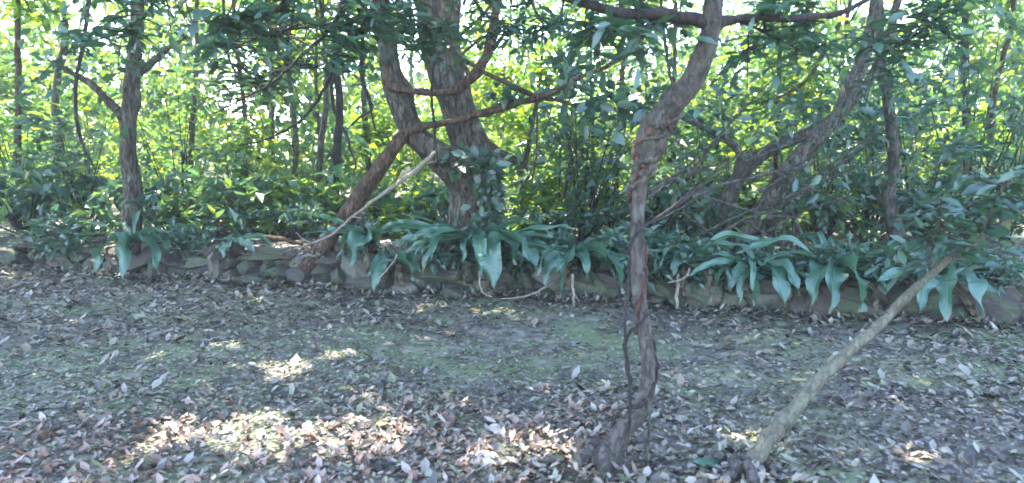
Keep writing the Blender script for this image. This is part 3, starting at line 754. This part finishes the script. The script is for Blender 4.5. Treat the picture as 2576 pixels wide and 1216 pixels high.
terrace_tree('terrace_tree', 'rough dark trunk rising straight from the terrace at the far left', [(330, 620, 8.2), (335, 500, 8.2), (322, 380, 8.2), (330, 240, 8.2), (342, 100, 8.2), (350, -150, 8.2)], [60, 44, 38, 36, 32, 22], M['old_bark'], 160,
    extra=(([(325, 330, 8.2), (280, 260, 8.1), (210, 200, 8.1), (120, 150, 8.0)], [26, 20, 15, 6]), ([(335, 200, 8.2), (390, 150, 8.1), (470, 90, 8.0)], [22, 16, 6])),
    fol=((180, 190, 8.0, 160, .45), (420, 120, 8.0, 130, .4), (300, 60, 8.0, 150, .5)))

# --- slim background trunks: stems one can make out against the light
SLIM = [  # px top-x, foot px, Y, width px, lean, label
    (745, 745, 10.2, 12, 'pale slim stem left of the hanging vines, standing in bright undergrowth', 'grey_bark'),
    (822, 816, 10.0, 14, 'straight grey stem right behind the forked hanging vine', 'grey_bark'),
    (860, 846, 9.6, 20, 'short dark stem close behind the left end of the dead stick', 'dark_vine'),
    (790, 800, 11.2, 9, 'hair thin stem between the two grey stems at left', 'grey_bark'),
    (690, 700, 12.0, 10, 'thin leaning stem at left above the fallen reddish branch', 'grey_bark'),
    (610, 622, 11.0, 12, 'thin stem at the left edge of the bright undergrowth', 'brown_bark'),
    (1500, 1492, 8.8, 8, 'thin dark upright sapling midway between old tree and vine wrapped tree', 'dark_vine'),
    (1420, 1400, 11.5, 9, 'very thin stem right of the pale bent limb', 'grey_bark'),
    (1560, 1545, 10.5, 14, 'brown stem just left of the vine wrapped trunk', 'brown_bark'),
    (1700, 1680, 10.8, 13, 'slim brown stem just right of the vine wrapped trunk', 'brown_bark'),
    (910, 930, 12.5, 14, 'slim grey stem in the gap between hanging vines and old tree', 'grey_bark'),
    (1960, 1950, 9.5, 12, 'dark slim stem behind the aerial roots at right', 'dark_vine'),
    (500, 480, 10.5, 14, 'slim stem beside the rough dark trunk at far left', 'grey_bark'),
    (160, 150, 10.8, 18, 'grey stem at the far left edge behind the wall', 'grey_bark'),
    (60, 40, 9.6, 16, 'brown stem nearest the left border', 'brown_bark'),
    (2130, 2110, 10.4, 14, 'slim stem between the two leaning grey trees at far right', 'grey_bark'),
    (2400, 2420, 10.0, 18, 'grey stem near the right border behind the wall', 'grey_bark'),
    (2520, 2500, 9.6, 14, 'brown stem nearest the right border', 'brown_bark'),
]
rs = np.random.default_rng(400)
for k, (tx, fx, Yd, w, lab, bk) in enumerate(SLIM):
    x0 = P(fx, 500, Yd)[0]; z0 = float(ground_z(x0, Yd)); hgt = rs.uniform(4.5, 6.5); x1 = P(tx, 200, Yd)[0]
    t = thing('slim_tree', lab, 'tree', (x0, Yd, z0), 'slim trees growing behind the terrace')
    mb = MB(); r = w * Yd / F / 2; pts = []
    for j in range(7):
        s = j / 6; pts.append((x0 + (x1 - x0) * s * 1.6 + rs.normal(0, .05), Yd + rs.normal(0, .05), z0 - .05 + hgt * s))
    p, _ = tube(mb, pts, np.linspace(r * 1.25, r * .4, 7), 9, 6, .12, 4, k)
    n_c = 9
    lp, cc = clumps(rs, p[-1] + [0, .1, -hgt * .28], (.9, .8, hgt * .30), n_c, 34, .26); lp, ldr = shoots(rs, cc, 5, 8, .42)
    twigs(mb, rs, [p[i] for i in range(len(p) // 2, len(p))], cc, r * .4)
    mb.build('trunk', M[bk], t)
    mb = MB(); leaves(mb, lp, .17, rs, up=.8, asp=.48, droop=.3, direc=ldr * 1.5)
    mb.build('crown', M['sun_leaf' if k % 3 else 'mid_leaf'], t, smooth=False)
# pale bent limb right of the old tree
base = P(1318, 500, 9.0); base[2] = float(ground_z(base[0], 9.0))
t = thing('bent_tree', 'pale bent trunk forking left in the sunlit brush right of the old tree', 'tree', base)
mb = MB()
seg(mb, [(1322, 575, 9), (1318, 500, 9), (1316, 440, 9), (1300, 410, 9), (1255, 385, 9), (1215, 350, 9), (1190, 280, 9), (1175, 200, 9)], [24, 22, 24, 26, 26, 24, 16, 8], sides=12, n=7, seed=171, knots=3)
seg(mb, [(1318, 430, 9), (1330, 360, 9), (1345, 280, 9), (1360, 180, 9), (1365, 60, 9)], [18, 12, 10, 8, 5], sides=9, n=7, seed=172)
mb.build('trunk', M['grey_bark'], t)
mb = MB(); lp, _ = clumps(rs, P(1330, 200, 9), (.8, .4, .7), 12, 60, .22); leaves(mb, lp, .13, rs, asp=.5)
mb.build('crown', M['sun_leaf'], t, smooth=False)

# ------------------------------------------------------------------ shrubs and brush: prototypes, then copies
def copy_tree(o, parent=None):
    c = o.copy(); COL.objects.link(c)
    if parent is not None: c.parent = parent
    for ch in [x for x in bpy.data.objects if x.parent == o]: copy_tree(ch, c)
    return c
def bush_proto(name, rng, h, wd, ncl, per, size, leaf, bark, asp=.5):
    t = thing(name, 'x', 'shrub')
    mb = MB(); lp, cc = clumps(rng, (0, 0, h * .52), (wd, wd, h * .5), ncl, per, .20 * max(h, .6) / 1.2)
    st = [np.array([rng.uniform(-.06, .06), rng.uniform(-.06, .06), -.03]) for _ in range(4)]
    for c in cc[:16]:
        s = st[rng.integers(4)]; m_ = (s * .5 + c * .5) + np.array([0, 0, .12 * h]) * rng.uniform(-.5, 1)
        tube(mb, [s, m_, c], [.011, .008, .003], 5, 5, .15, 0, int(rng.integers(9999)))
    mb.build('stems', M[bark], t)
    mb = MB(); lp, dr = shoots(rng, cc, max(3, per // 6), 7, .30 * max(h, .7) ** .6)
    ok = lp[:, 2] > .02; leaves(mb, lp[ok], size * 1.15, rng, up=.8, asp=asp, droop=.3, direc=dr[ok] * 1.5)
    mb.build('foliage', M[leaf], t, smooth=False)
    return t
rb = np.random.default_rng(55)
PRO = {
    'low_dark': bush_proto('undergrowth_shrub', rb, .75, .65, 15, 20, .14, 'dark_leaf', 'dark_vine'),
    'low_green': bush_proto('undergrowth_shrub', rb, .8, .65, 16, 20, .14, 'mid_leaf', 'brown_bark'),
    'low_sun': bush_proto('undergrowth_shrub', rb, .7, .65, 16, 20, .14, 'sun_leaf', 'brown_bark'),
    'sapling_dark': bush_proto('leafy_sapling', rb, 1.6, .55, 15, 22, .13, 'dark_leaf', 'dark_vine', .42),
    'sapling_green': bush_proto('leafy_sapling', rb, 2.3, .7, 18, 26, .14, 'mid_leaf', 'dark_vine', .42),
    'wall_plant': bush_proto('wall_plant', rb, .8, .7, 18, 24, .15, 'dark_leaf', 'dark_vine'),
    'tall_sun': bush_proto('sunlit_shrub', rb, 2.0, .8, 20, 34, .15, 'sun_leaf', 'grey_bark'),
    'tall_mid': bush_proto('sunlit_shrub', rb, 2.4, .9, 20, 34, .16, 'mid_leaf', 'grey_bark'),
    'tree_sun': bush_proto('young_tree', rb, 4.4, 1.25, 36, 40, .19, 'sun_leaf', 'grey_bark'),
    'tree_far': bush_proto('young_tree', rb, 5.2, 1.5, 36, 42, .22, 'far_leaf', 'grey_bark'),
}
used = set()
def put(kind, px, Yd, sc, lab, group, sink=0):
    src = PRO[kind]
    o = src if kind not in used else copy_tree(src)
    used.add(kind)
    x = P(px, 500, Yd)[0]
    o.location = (x, Yd, float(ground_z(x, Yd)) - sink); o.rotation_euler = (0, 0, rb.uniform(0, 6.28))
    s = sc * rb.uniform(.75, 1.2); o.scale = (s * rb.uniform(.8, 1.3), s, s * rb.uniform(.75, 1.2))
    o['label'] = lab; o['group'] = group
    o['category'] = 'tree' if 'tree' in kind else 'sapling' if 'sapling' in kind else 'plant' if 'plant' in kind else 'shrub'
G1 = 'low shrubs in the shade along the terrace'
L1 = {'low_dark': 'low dark leafy shrub in the shade of the terrace behind the wall', 'low_green': 'low green leafy shrub growing on the terrace behind the wall',
      'low_sun': 'low bright yellow-green plant catching the sun on the terrace'}
for px, Yd, k, s in ((600, 8.6, 'low_green', 1), (680, 8.8, 'low_sun', .9), (740, 8.3, 'low_dark', .6), (820, 8.9, 'low_sun', .8), (960, 8.8, 'low_sun', .7), (1040, 8.7, 'low_sun', .9), (780, 9.4, 'low_green', 1), (720, 9.7, 'low_sun', 1.1), (590, 9.5, 'low_sun', 1.1), (1000, 9.6, 'low_sun', 1.1),
                     (1080, 8.8, 'low_dark', 1), (1290, 8.5, 'low_green', .8), (1370, 8.6, 'low_sun', .9), (1430, 8.0, 'low_dark', .8), (1560, 8.4, 'low_green', .9),
                     (1650, 8.0, 'low_dark', .9), (1720, 8.5, 'low_green', 1.0), (1900, 8.6, 'low_green', .9), (2060, 8.2, 'low_green', 1.0), (2180, 8.2, 'low_dark', 1), (2340, 8.3, 'low_dark', 1), (2470, 8.2, 'low_green', 1.1),
                     (60, 8.8, 'low_dark', 1.1), (200, 8.9, 'low_green', 1.1), (420, 8.7, 'low_dark', 1), (510, 8.5, 'low_green', 1), (1160, 9.0, 'low_green', 1.1), (1800, 8.9, 'low_green', 1), (640, 9.2, 'low_green', 1.2), (880, 9.2, 'low_green', 1.1)):
    put(k, px, Yd, s, L1[k], G1)
G4 = 'dark leafy saplings in the shade along the terrace'
L4 = {'sapling_dark': 'dark blue-green leafy sapling in the shade right behind the wall', 'sapling_green': 'taller deep green sapling in the half shade behind the wall'}
for px, Yd, k, s in ((1400, 8.4, 'sapling_green', .6), (1470, 8.2, 'sapling_dark', 1.0), (1540, 8.5, 'sapling_green', .8), (1650, 8.1, 'sapling_dark', .7), (1725, 8.3, 'sapling_dark', .9),
                     (1500, 9.3, 'sapling_green', 1.0), (1690, 9.3, 'sapling_green', .9), (1830, 9.3, 'sapling_green', 1.0), (590, 8.9, 'sapling_green', .8),
                     (2090, 8.2, 'sapling_dark', 1.1), (2190, 8.9, 'sapling_green', 1.2), (2320, 8.3, 'sapling_dark', 1.1), (2450, 8.8, 'sapling_green', 1.2), (2540, 8.2, 'sapling_dark', 1.0), (60, 9.0, 'sapling_green', 1.2), (210, 9.3, 'sapling_dark', 1.1), (450, 9.3, 'sapling_green', 1.1)):
    put(k, px, Yd, s, L4[k], G4)
G5 = 'small leafy plants rooted on the wall top'
for px, s_ in ((1130, .4), (1320, .42), (1400, .42), (1500, .45), (1560, .4), (1610, .5), (1665, .42), (1730, .45), (1800, .5), (1870, .42), (1960, .5), (2010, .42), (2060, .45), (2180, .5), (2300, .4), (2480, .5), (470, .4), (150, .45)):
    x_ = P(px, 700, 6.2)[0]; x_ = P(px, 700, float(wall_y(x_)) + .2)[0]
    put('wall_plant', px, float(wall_y(x_)) + .22, s_, 'small dark leafy plant rooted in the top of the stone wall', G5, .02)
G2 = 'tall sunlit shrubs behind the terrace'
L2 = {'tall_sun': 'tall yellow-green shrub glowing in the sun behind the terrace', 'tall_mid': 'tall deep green shrub in the sun behind the terrace'}
for i in range(20):
    px = -60 + i * 138 + rb.uniform(-30, 30); Yd = 10.2 + (i * 7 % 5) * .55 + rb.uniform(-.2, .2)
    k = 'tall_mid' if i % 5 == 1 else 'tall_sun'
    put(k, px, Yd, rb.uniform(.8, 1.2), L2[k], G2)
G3 = 'young trees closing the view behind the shrubs'
L3 = {'tree_sun': 'young bright green tree with a thin leafy crown behind the shrubs', 'tree_far': 'taller pale green tree at the back of the thicket'}
for i in range(11):
    px = -120 + i * 270 + rb.uniform(-60, 60); Yd = 13.0 + (i * 3 % 4) * .8
    put('tree_sun', px, Yd, rb.uniform(.85, 1.2), L3['tree_sun'], G3)
for i in range(9):
    px = -160 + i * 345 + rb.uniform(-70, 70); Yd = 17.0 + (i * 5 % 4) * 1.3
    put('tree_far', px, Yd, rb.uniform(.95, 1.35), L3['tree_far'], G3)
# far wood, one mass
mb = MB(); rf = np.random.default_rng(91)
for k in range(420):
    Yd = rf.uniform(22, 32); x = rf.uniform(-28, 28); z0 = float(ground_z(x, Yd)); zc = z0 + rf.uniform(0, 1) ** 1.35 * 7.8
    n_ = 80; leaves(mb, np.array([x, Yd, zc]) + rf.normal(0, 1, (n_, 3)) * [.9, .9, .6], .30, rf, up=.8, asp=.6)
for k in range(60):
    Yd = rf.uniform(22, 30); x = rf.uniform(-26, 26)
    tube(mb, [(x, Yd, .4), (x + rf.normal(0, .2), Yd, 3), (x + rf.normal(0, .5), Yd, 7)], [.09, .07, .04], 6, 3)
tag(mb.build('far_wood', M['far_leaf'], smooth=False), 'far wood closing the view beyond the young trees', 'wood', kind='stuff')

# ------------------------------------------------------------------ hanging vines and overhanging leafy branches
def hanging(lab, paths, m, name='hanging_vine'):
    b = P(*paths[0][0][0])
    mb = MB()
    for pp, ww in paths: seg(mb, pp, ww, sides=8, n=7, rough=.15, seed=int(rt.integers(999)))
    return tag(mb.build(name, m, origin=b), lab, 'vine', 'vines hanging from the canopy')
hanging('dark forked vine hanging at left and splitting into two curved ends', [
    ([(875, -200, 4.6), (862, 20, 4.6), (852, 120, 4.6), (838, 190, 4.6), (836, 250, 4.6), (850, 300, 4.65), (872, 340, 4.65), (882, 380, 4.65), (895, 410, 4.7), (888, 440, 4.7)], [18, 16, 14, 12, 9, 8, 7, 6, 5, 3]),
    ([(842, 175, 4.6), (815, 225, 4.6), (790, 265, 4.6), (755, 305, 4.6), (705, 335, 4.6), (655, 356, 4.6), (610, 365, 4.6)], [9, 8, 8, 7, 6, 5, 3])], M['dark_vine'])
hanging('thin vine looped between the forked vine and the old tree', [
    ([(905, -100, 5.2), (912, 100, 5.2), (908, 180, 5.2), (925, 240, 5.2), (935, 275, 5.2), (900, 300, 5.2), (875, 325, 5.2)], [9, 9, 10, 9, 7, 5, 4]),
    ([(925, 240, 5.2), (938, 300, 5.2), (945, 330, 5.2)], [6, 5, 3])], M['dark_vine'])
hanging('thin dark vine hanging down beside the bend of the vine wrapped tree', [
    ([(1655, -100, 3.6), (1668, 60, 3.6), (1678, 140, 3.6), (1688, 200, 3.55), (1705, 250, 3.4)], [7, 8, 8, 7, 5])], M['dark_vine'])
hanging('slack vine crossing in front of the old tree trunk', [
    ([(1085, -80, 6.6), (1092, 100, 6.6), (1086, 240, 6.6), (1094, 330, 6.6), (1090, 385, 6.6)], [6, 6, 7, 6, 4])], M['dark_vine'])
hanging('long dark vine hanging in a curve at the far left', [
    ([(230, -100, 4.8), (215, 80, 4.8), (190, 220, 4.8), (200, 340, 4.8), (240, 430, 4.8)], [12, 10, 9, 8, 4])], M['dark_vine'])

def overhang(lab, sprays, leafm='dark_leaf', name='leafy_branch'):
    t = thing(name, lab, 'branch', P(*sprays[0][0][0]), 'leafy branches hanging into view from above')
    mw, ml = MB(), MB()
    for pts, w, n_, sp_, sz in sprays: spray(mw, ml, pts, w, n_, sp_, sz, rt)
    mw.build('twig', M['dark_vine'], t); ml.build('foliage', M[leafm], t)
overhang('dark leafy branch drooping across the upper left over the bright brush', [
    ([(900, -60, 4.2), (840, 60, 4.2), (770, 130, 4.1), (690, 205, 4.1), (600, 255, 4.0), (540, 285, 4.0)], [14, 12, 9, 7, 5, 3], 110, .15, .12),
    ([(840, 60, 4.2), (760, 70, 4.0), (680, 85, 3.9), (590, 120, 3.9)], [9, 7, 5, 3], 160, .17, .13)])
overhang('second dark leafy branch along the top left edge', [
    ([(760, -80, 3.8), (700, 20, 3.8), (640, 45, 3.7), (560, 60, 3.7)], [10, 8, 6, 3], 120, .15, .12),
    ([(1000, -80, 4.4), (960, 40, 4.4), (900, 90, 4.3), (800, 150, 4.2)], [10, 8, 6, 3], 120, .16, .12)])
overhang('leafy branch hanging over the top of the old tree', [
    ([(1000, -120, 5.0), (1000, 20, 5.0), (1030, 60, 4.9), (1060, 80, 4.9), (1130, 60, 4.8)], [10, 8, 6, 5, 3], 140, .2, .13)])
overhang('leafy branch at top centre right of the old tree', [
    ([(1330, -120, 4.6), (1340, 10, 4.6), (1380, 60, 4.6), (1450, 90, 4.5), (1530, 100, 4.5)], [9, 8, 6, 5, 3], 120, .18, .12)])
overhang('feathery branch hanging low in front of the slim stems at upper left', [
    ([(640, -80, 5.0), (660, 60, 5.0), (700, 130, 4.9), (770, 170, 4.9), (830, 160, 4.8)], [10, 8, 6, 5, 3], 130, .17, .12),
    ([(560, -40, 4.6), (570, 120, 4.6), (600, 190, 4.5), (650, 215, 4.5)], [8, 6, 5, 3], 90, .15, .12)])
overhang('blue-green leafy branch drooping in front of the old tree between its two stems', [
    ([(950, -80, 5.6), (960, 20, 5.6), (1000, 90, 5.5), (1050, 130, 5.5)], [8, 7, 5, 3], 100, .17, .12),
    ([(1180, -80, 5.6), (1200, 10, 5.5), (1260, 60, 5.5), (1330, 80, 5.5)], [8, 7, 5, 3], 90, .17, .12)])
overhang('leafy branch hanging at the top right corner', [
    ([(2060, -120, 4.0), (2030, 20, 4.0), (1990, 80, 4.0), (1930, 110, 4.0), (1860, 130, 4.0)], [9, 8, 6, 5, 3], 120, .16, .12)])
overhang('dark leafy branch across the far left top corner', [
    ([(420, -100, 4.0), (380, 20, 4.0), (300, 80, 4.0), (180, 120, 4.0)], [10, 8, 6, 3], 160, .2, .13)])
overhang('dark leafy branch across the far right top corner', [
    ([(2400, -100, 4.4), (2380, 20, 4.4), (2300, 90, 4.4), (2180, 130, 4.4)], [10, 8, 6, 3], 150, .2, .13)])
# sunlit branches mid-distance
for lab, pts in (('bright yellow-green leafy branch right of the old tree top', [(1290, -60, 8.6), (1230, 20, 8.5), (1170, 80, 8.4), (1130, 110, 8.4)]),
                 ('bright yellow leaf spray at the upper right edge', [(2080, 120, 8.2), (2030, 200, 8.2), (1960, 245, 8.2), (1900, 262, 8.2)])):
    t = thing('sunlit_branch', lab, 'branch', P(*pts[0]), 'sunlit branches in the middle distance')
    mw, ml = MB(), MB(); spray(mw, ml, pts, [12, 9, 6, 3], 110, .25, .16, rt)
    mw.build('twig', M['brown_bark'], t); ml.build('foliage', M['sun_leaf'], t)

# ------------------------------------------------------------------ bird's nest ferns on the wall
def frond(pts, width, parent, rng, wave=.16, n=8, fm='fern'):
    p = spline(pts, n); k = len(p)
    T = np.gradient(p, axis=0); T = unit(T)
    L = np.linspace(0, 1, k)
    prof = (.16 + .84 * np.sin(np.pi * .5 * np.clip(L / .62, 0, 1)) ** 1.4) * (1 - np.clip((L - .66) / .34, 0, 1) ** 1.7) * (1 + .06 * np.sin(L * 17 + width * 90))
    side = unit(np.cross(T, np.array([0, 0, 1.]) + rng.normal(0, .22, 3)))
    roll = rng.normal(0, .6); side = unit(side * math.cos(roll) + np.cross(T, side) * math.sin(roll))
    nrm = np.cross(side, T)
    ph = rng.uniform(0, 6.28, 2); rows = []
    nn = 7; ss = np.linspace(-1, 1, nn)
    for i in range(k):
        for s in ss:
            wv = wave * width * np.sin(L[i] * 26 + ph[int(s > 0)]) * abs(s) ** 2 * min(1, 4 * L[i])
            rows.append(p[i] + side[i] * s * width * .5 * prof[i] + nrm[i] * (.16 * width * abs(s) * prof[i] + wv))
    idx = np.arange(k * nn).reshape(k, nn); mb = MB()
    mb.add(rows, None, np.stack([idx[:-1, :-1], idx[:-1, 1:], idx[1:, 1:], idx[1:, :-1]], -1).reshape(-1, 4))
    f = mb.build('frond', M[fm], parent)
    at = f.data.attributes.new('along', 'FLOAT', 'POINT'); at.data.foreach_set('value', np.repeat(L, nn).astype(np.float32))
    at = f.data.attributes.new('across', 'FLOAT', 'POINT'); at.data.foreach_set('value', np.tile(ss, k).astype(np.float32))
    mb = MB(); tube(mb, p[:-2] - nrm[:-2] * .0 , np.linspace(.007, .002, k - 2), 6, 1)
    ORG[f.name] = ORG[parent.name]
    mb.build('midrib', M['midrib'], f)
    return f
def fern(lab, heart, fr, seed, width=.165, rand=0, rl=(.5, .8), az=(0, 6.28), lift=0.0):
    rng = np.random.default_rng(seed)
    h = P(*heart); h = P(heart[0], heart[1], float(wall_y(h[0])) + .06); h[2] = max(h[2], TERR + .03) + rng.uniform(-.05, .07); h[1] += rng.uniform(0, .16)
    t = thing('nest_fern', lab, 'fern', h, 'ferns growing along the top of the wall')
    mb = MB()
    tube(mb, [h + [0, 0, -.12], h + [0, 0, -.03], h + [0, 0, .03]], [.07, .09, .05], 12, 5, .2, 4, seed)
    mb.build('root_clump', M['old_bark'], t)
    for q in fr:
        w = width * (q[3] if len(q) > 3 else 1)
        tip = P(*q[:3]); k_ = min(1, max(-.8, (q[1] - heart[1]) / 90))
        tip = P(q[0], q[1], float(wall_y(tip[0])) - .10 - .26 * k_); d = tip - h; L = np.linalg.norm(d)
        a = h + d * .10 + [0, 0, .05]
        drop = tip[2] - h[2]
        hang = min(1, max(0, (-drop - .02) / .12))
        m1 = h + d * np.array([.42, .42, .40 - .12 * hang]) + [0, 0, (.05 + .12 * hang) * min(1, L / .6)]
        m2 = h + d * np.array([.78, .78, .76 - .16 * hang]) + [0, 0, (.04 + .13 * hang) * min(1, L / .6)]
        frond([a * .3 + h * .7, a, m1, m2, tip], w * (.58 + .5 * hang) * rng.uniform(.7, 1.15), t, rng)
    for k in range(1 + seed % 2):                                          # dead fronds hanging under the rosette
        x_ = h[0] + rng.uniform(-.3, .3); yw = float(wall_y(x_))
        frond([h, h + [(x_ - h[0]) * .4, -.08, .0], [x_ - .02, yw - .10, h[2] - .10], [x_, yw - .12, rng.uniform(.06, .16)]], width * .45, t, rng, .3, 8, 'dead_frond')
    for k in range(rand + 2 + 3 * (seed in (1, 4, 5, 6))):
        a = az[0] - .55 + (az[1] - az[0] + 1.1) * (k + rng.uniform(0, .8)) / (rand + 2); L = rng.uniform(*rl) * 1.3; el = rng.uniform(.12, .75) + lift
        u = np.array([math.cos(a), math.sin(a), 0])
        frond([h, h + u * L * .12 + [0, 0, .06], h + u * L * .45 + [0, 0, L * .38 * el], h + u * L * .8 + [0, 0, L * .3 * el], h + u * L + [0, 0, L * (.22 - .42 * rng.random() + lift * .7)]], width * rng.uniform(.34, .55), t, rng)
    return t
fern('largest nest fern spreading on the wall below the old tree', (1195, 618, 6.7), [
    (1062, 694, 6.35, 1.1), (1040, 660, 6.5, .8), (1212, 700, 6.28, .95), (1246, 734, 6.15, 1.25), (1165, 660, 6.4, .7), (1352, 690, 6.3, 1.2), (1300, 665, 6.35, 1.0),
    (1395, 632, 6.55, .9), (1452, 574, 6.8, .8), (1400, 600, 6.7, .8), (960, 572, 6.9, .8), (985, 612, 6.7, .85), (1010, 540, 7.0, .7), (1330, 560, 7.0, .7), (1060, 640, 6.5, .8), (1420, 640, 6.6, .7)], 1, .175, 7, (.45, .7), (.4, 2.7))
fern('nest fern with pale drooping fronds beside the mossy stump', (925, 600, 6.8), [
    (852, 655, 6.5, 1.0), (882, 672, 6.45, 1.0), (915, 640, 6.45, 1.5), (955, 625, 6.5, 1.0), (760, 590, 6.9, .9), (790, 545, 7.0, .9), (1020, 560, 7.0, .8), (1035, 585, 6.9, .8), (840, 560, 6.9, .8), (960, 545, 7.1, .8)], 2, .155, 6, (.4, .6), (.4, 2.7))
fern('low nest fern half way between mossy stump and the largest fern', (985, 668, 6.55), [
    (1042, 706, 6.3, .9), (940, 738, 6.2, 1.2), (925, 700, 6.35, .9), (1010, 640, 6.7, .8), (1060, 690, 6.4, .9), (1075, 650, 6.6, .7)], 3, .15, 4, (.35, .5), (.4, 2.7))
fern('nest fern on the wall just left of the vine wrapped trunk', (1440, 668, 6.35), [
    (1370, 722, 6.1, .8), (1412, 750, 5.95, 1.15), (1572, 738, 6.05, 1.0), (1545, 700, 6.2, .9), (1570, 655, 6.5, .9), (1520, 645, 6.6, .8), (1340, 640, 6.6, .8), (1590, 680, 6.35, .9), (1480, 700, 6.1, .7)], 4, .165, 6, (.4, .6), (.3, 2.8))
fern('nest fern with an upright yellowish leaf right of the vine wrapped trunk', (1735, 672, 6.2), [
    (1640, 690, 6.0, .8), (1660, 650, 6.3, .9), (1640, 665, 6.2, .7), (1700, 640, 6.3, .9), (1790, 690, 5.95, 1.0), (1850, 650, 6.3, .9), (1720, 632, 6.3, .7), (1690, 700, 5.95, .7), (1880, 670, 6.2, .8), (1800, 640, 6.4, .8)], 5, .15, 9, (.4, .62), (.1, 3.0), .15)
fern('dark spreading nest fern at the right end of the photographed wall', (1890, 705, 6.0), [
    (1790, 760, 5.75, .9), (1835, 735, 5.8, .8), (1900, 770, 5.7, .9), (1975, 775, 5.7, 1.2), (1990, 720, 5.85, 1.0), (1950, 690, 6.1, .9), (1820, 690, 6.0, .9), (2040, 700, 6.0, .9), (2010, 745, 5.75, 1.0), (1860, 765, 5.7, .7)], 6, .155, 9, (.4, .62), (.1, 3.0), .12)
fern('nest fern on the wall beyond the right edge, beside the grey sapling', (2120, 715, 5.9), [(2040, 770, 5.6), (2090, 790, 5.55, 1.1), (2170, 785, 5.6, 1.1), (2230, 740, 5.75), (2020, 715, 5.9, .9)], 7, .165, 9, (.45, .75), (.1, 3), .15)
fern('nest fern on the wall nearest the right border', (2400, 730, 5.75), [(2310, 790, 5.5), (2380, 810, 5.4, 1.1), (2470, 800, 5.45, 1.1), (2520, 750, 5.6)], 8, .165, 9, (.45, .75), (.1, 3), .15)
fern('nest fern on the wall at the far left below the rough dark trunk', (330, 640, 7.0), [(240, 690, 6.7), (310, 710, 6.6, 1.1), (400, 690, 6.7, 1.1), (430, 640, 6.9)], 9, .165, 9, (.45, .75), (.1, 3), .15)
fern('small pale green fern on the wall at the left edge of the clearing', (590, 632, 6.9), [(640, 640, 6.75, 1.0), (560, 650, 6.7, 1.0), (610, 620, 7.0, .9), (540, 630, 6.9, .8)], 10, .12, 4, (.25, .35), (.3, 2.8))

for lab, pts, w in (('pale thin root hanging down the wall under the largest fern', [(1212, 668, 6.3), (1206, 700, 6.2), (1214, 735, 6.12), (1240, 748, 6.1)], [6, 5, 4]),
                    ('crooked twig reaching down to the litter between the two middle wall ferns', [(1385, 715, 6.1), (1350, 735, 6.05), (1310, 748, 6.0), (1260, 752, 6.0)], [6, 5, 3]),
                    ('pale forked root standing under the fern right of the vine wrapped trunk', [(1706, 690, 5.95), (1704, 730, 5.9), (1703, 775, 5.85)], [7, 9, 8]),
                    ('short pale root bent below the fern right of the vine wrapped trunk', [(1735, 675, 5.9), (1722, 700, 5.85), (1680, 712, 5.85)], [7, 7, 3]),
                    ('dead stalk standing before the wall under the fern left of the vine wrapped trunk', [(1440, 690, 5.95), (1442, 730, 5.9), (1444, 772, 5.9)], [7, 7, 6]),
                    ('thin bent twig by the low fern beside the mossy stump', [(1000, 640, 6.4), (985, 665, 6.35), (955, 700, 6.3)], [5, 5, 4])):
    mb = MB(); seg(mb, pts, w, sides=7, n=6, rough=.2, seed=len(lab)); tag(mb.build('root', M['dead_wood'], origin=P(*pts[0])), lab, 'root', 'roots and twigs hanging down the wall')
# ------------------------------------------------------------------ the air
m, n, l = mat('haze_air')
pv_ = n.new('ShaderNodeVolumePrincipled'); pv_.inputs['Density'].default_value = .002; pv_.inputs['Color'].default_value = (.9, .95, 1, 1)
pv_.inputs['Anisotropy'].default_value = .3
o = n.new('ShaderNodeOutputMaterial'); l.new(pv_.outputs[0], o.inputs['Volume'])
mb = MB(); V = [(x, y, z) for x in (-60, 60) for y in (-12, 60) for z in (-1.2, 13)]
mb.add(V, None, [(0, 1, 3, 2), (4, 6, 7, 5), (0, 4, 5, 1), (2, 3, 7, 6), (0, 2, 6, 4), (1, 5, 7, 3)])
tag(mb.build('haze', m, smooth=False), 'pale humid air of the clearing', kind='stuff')
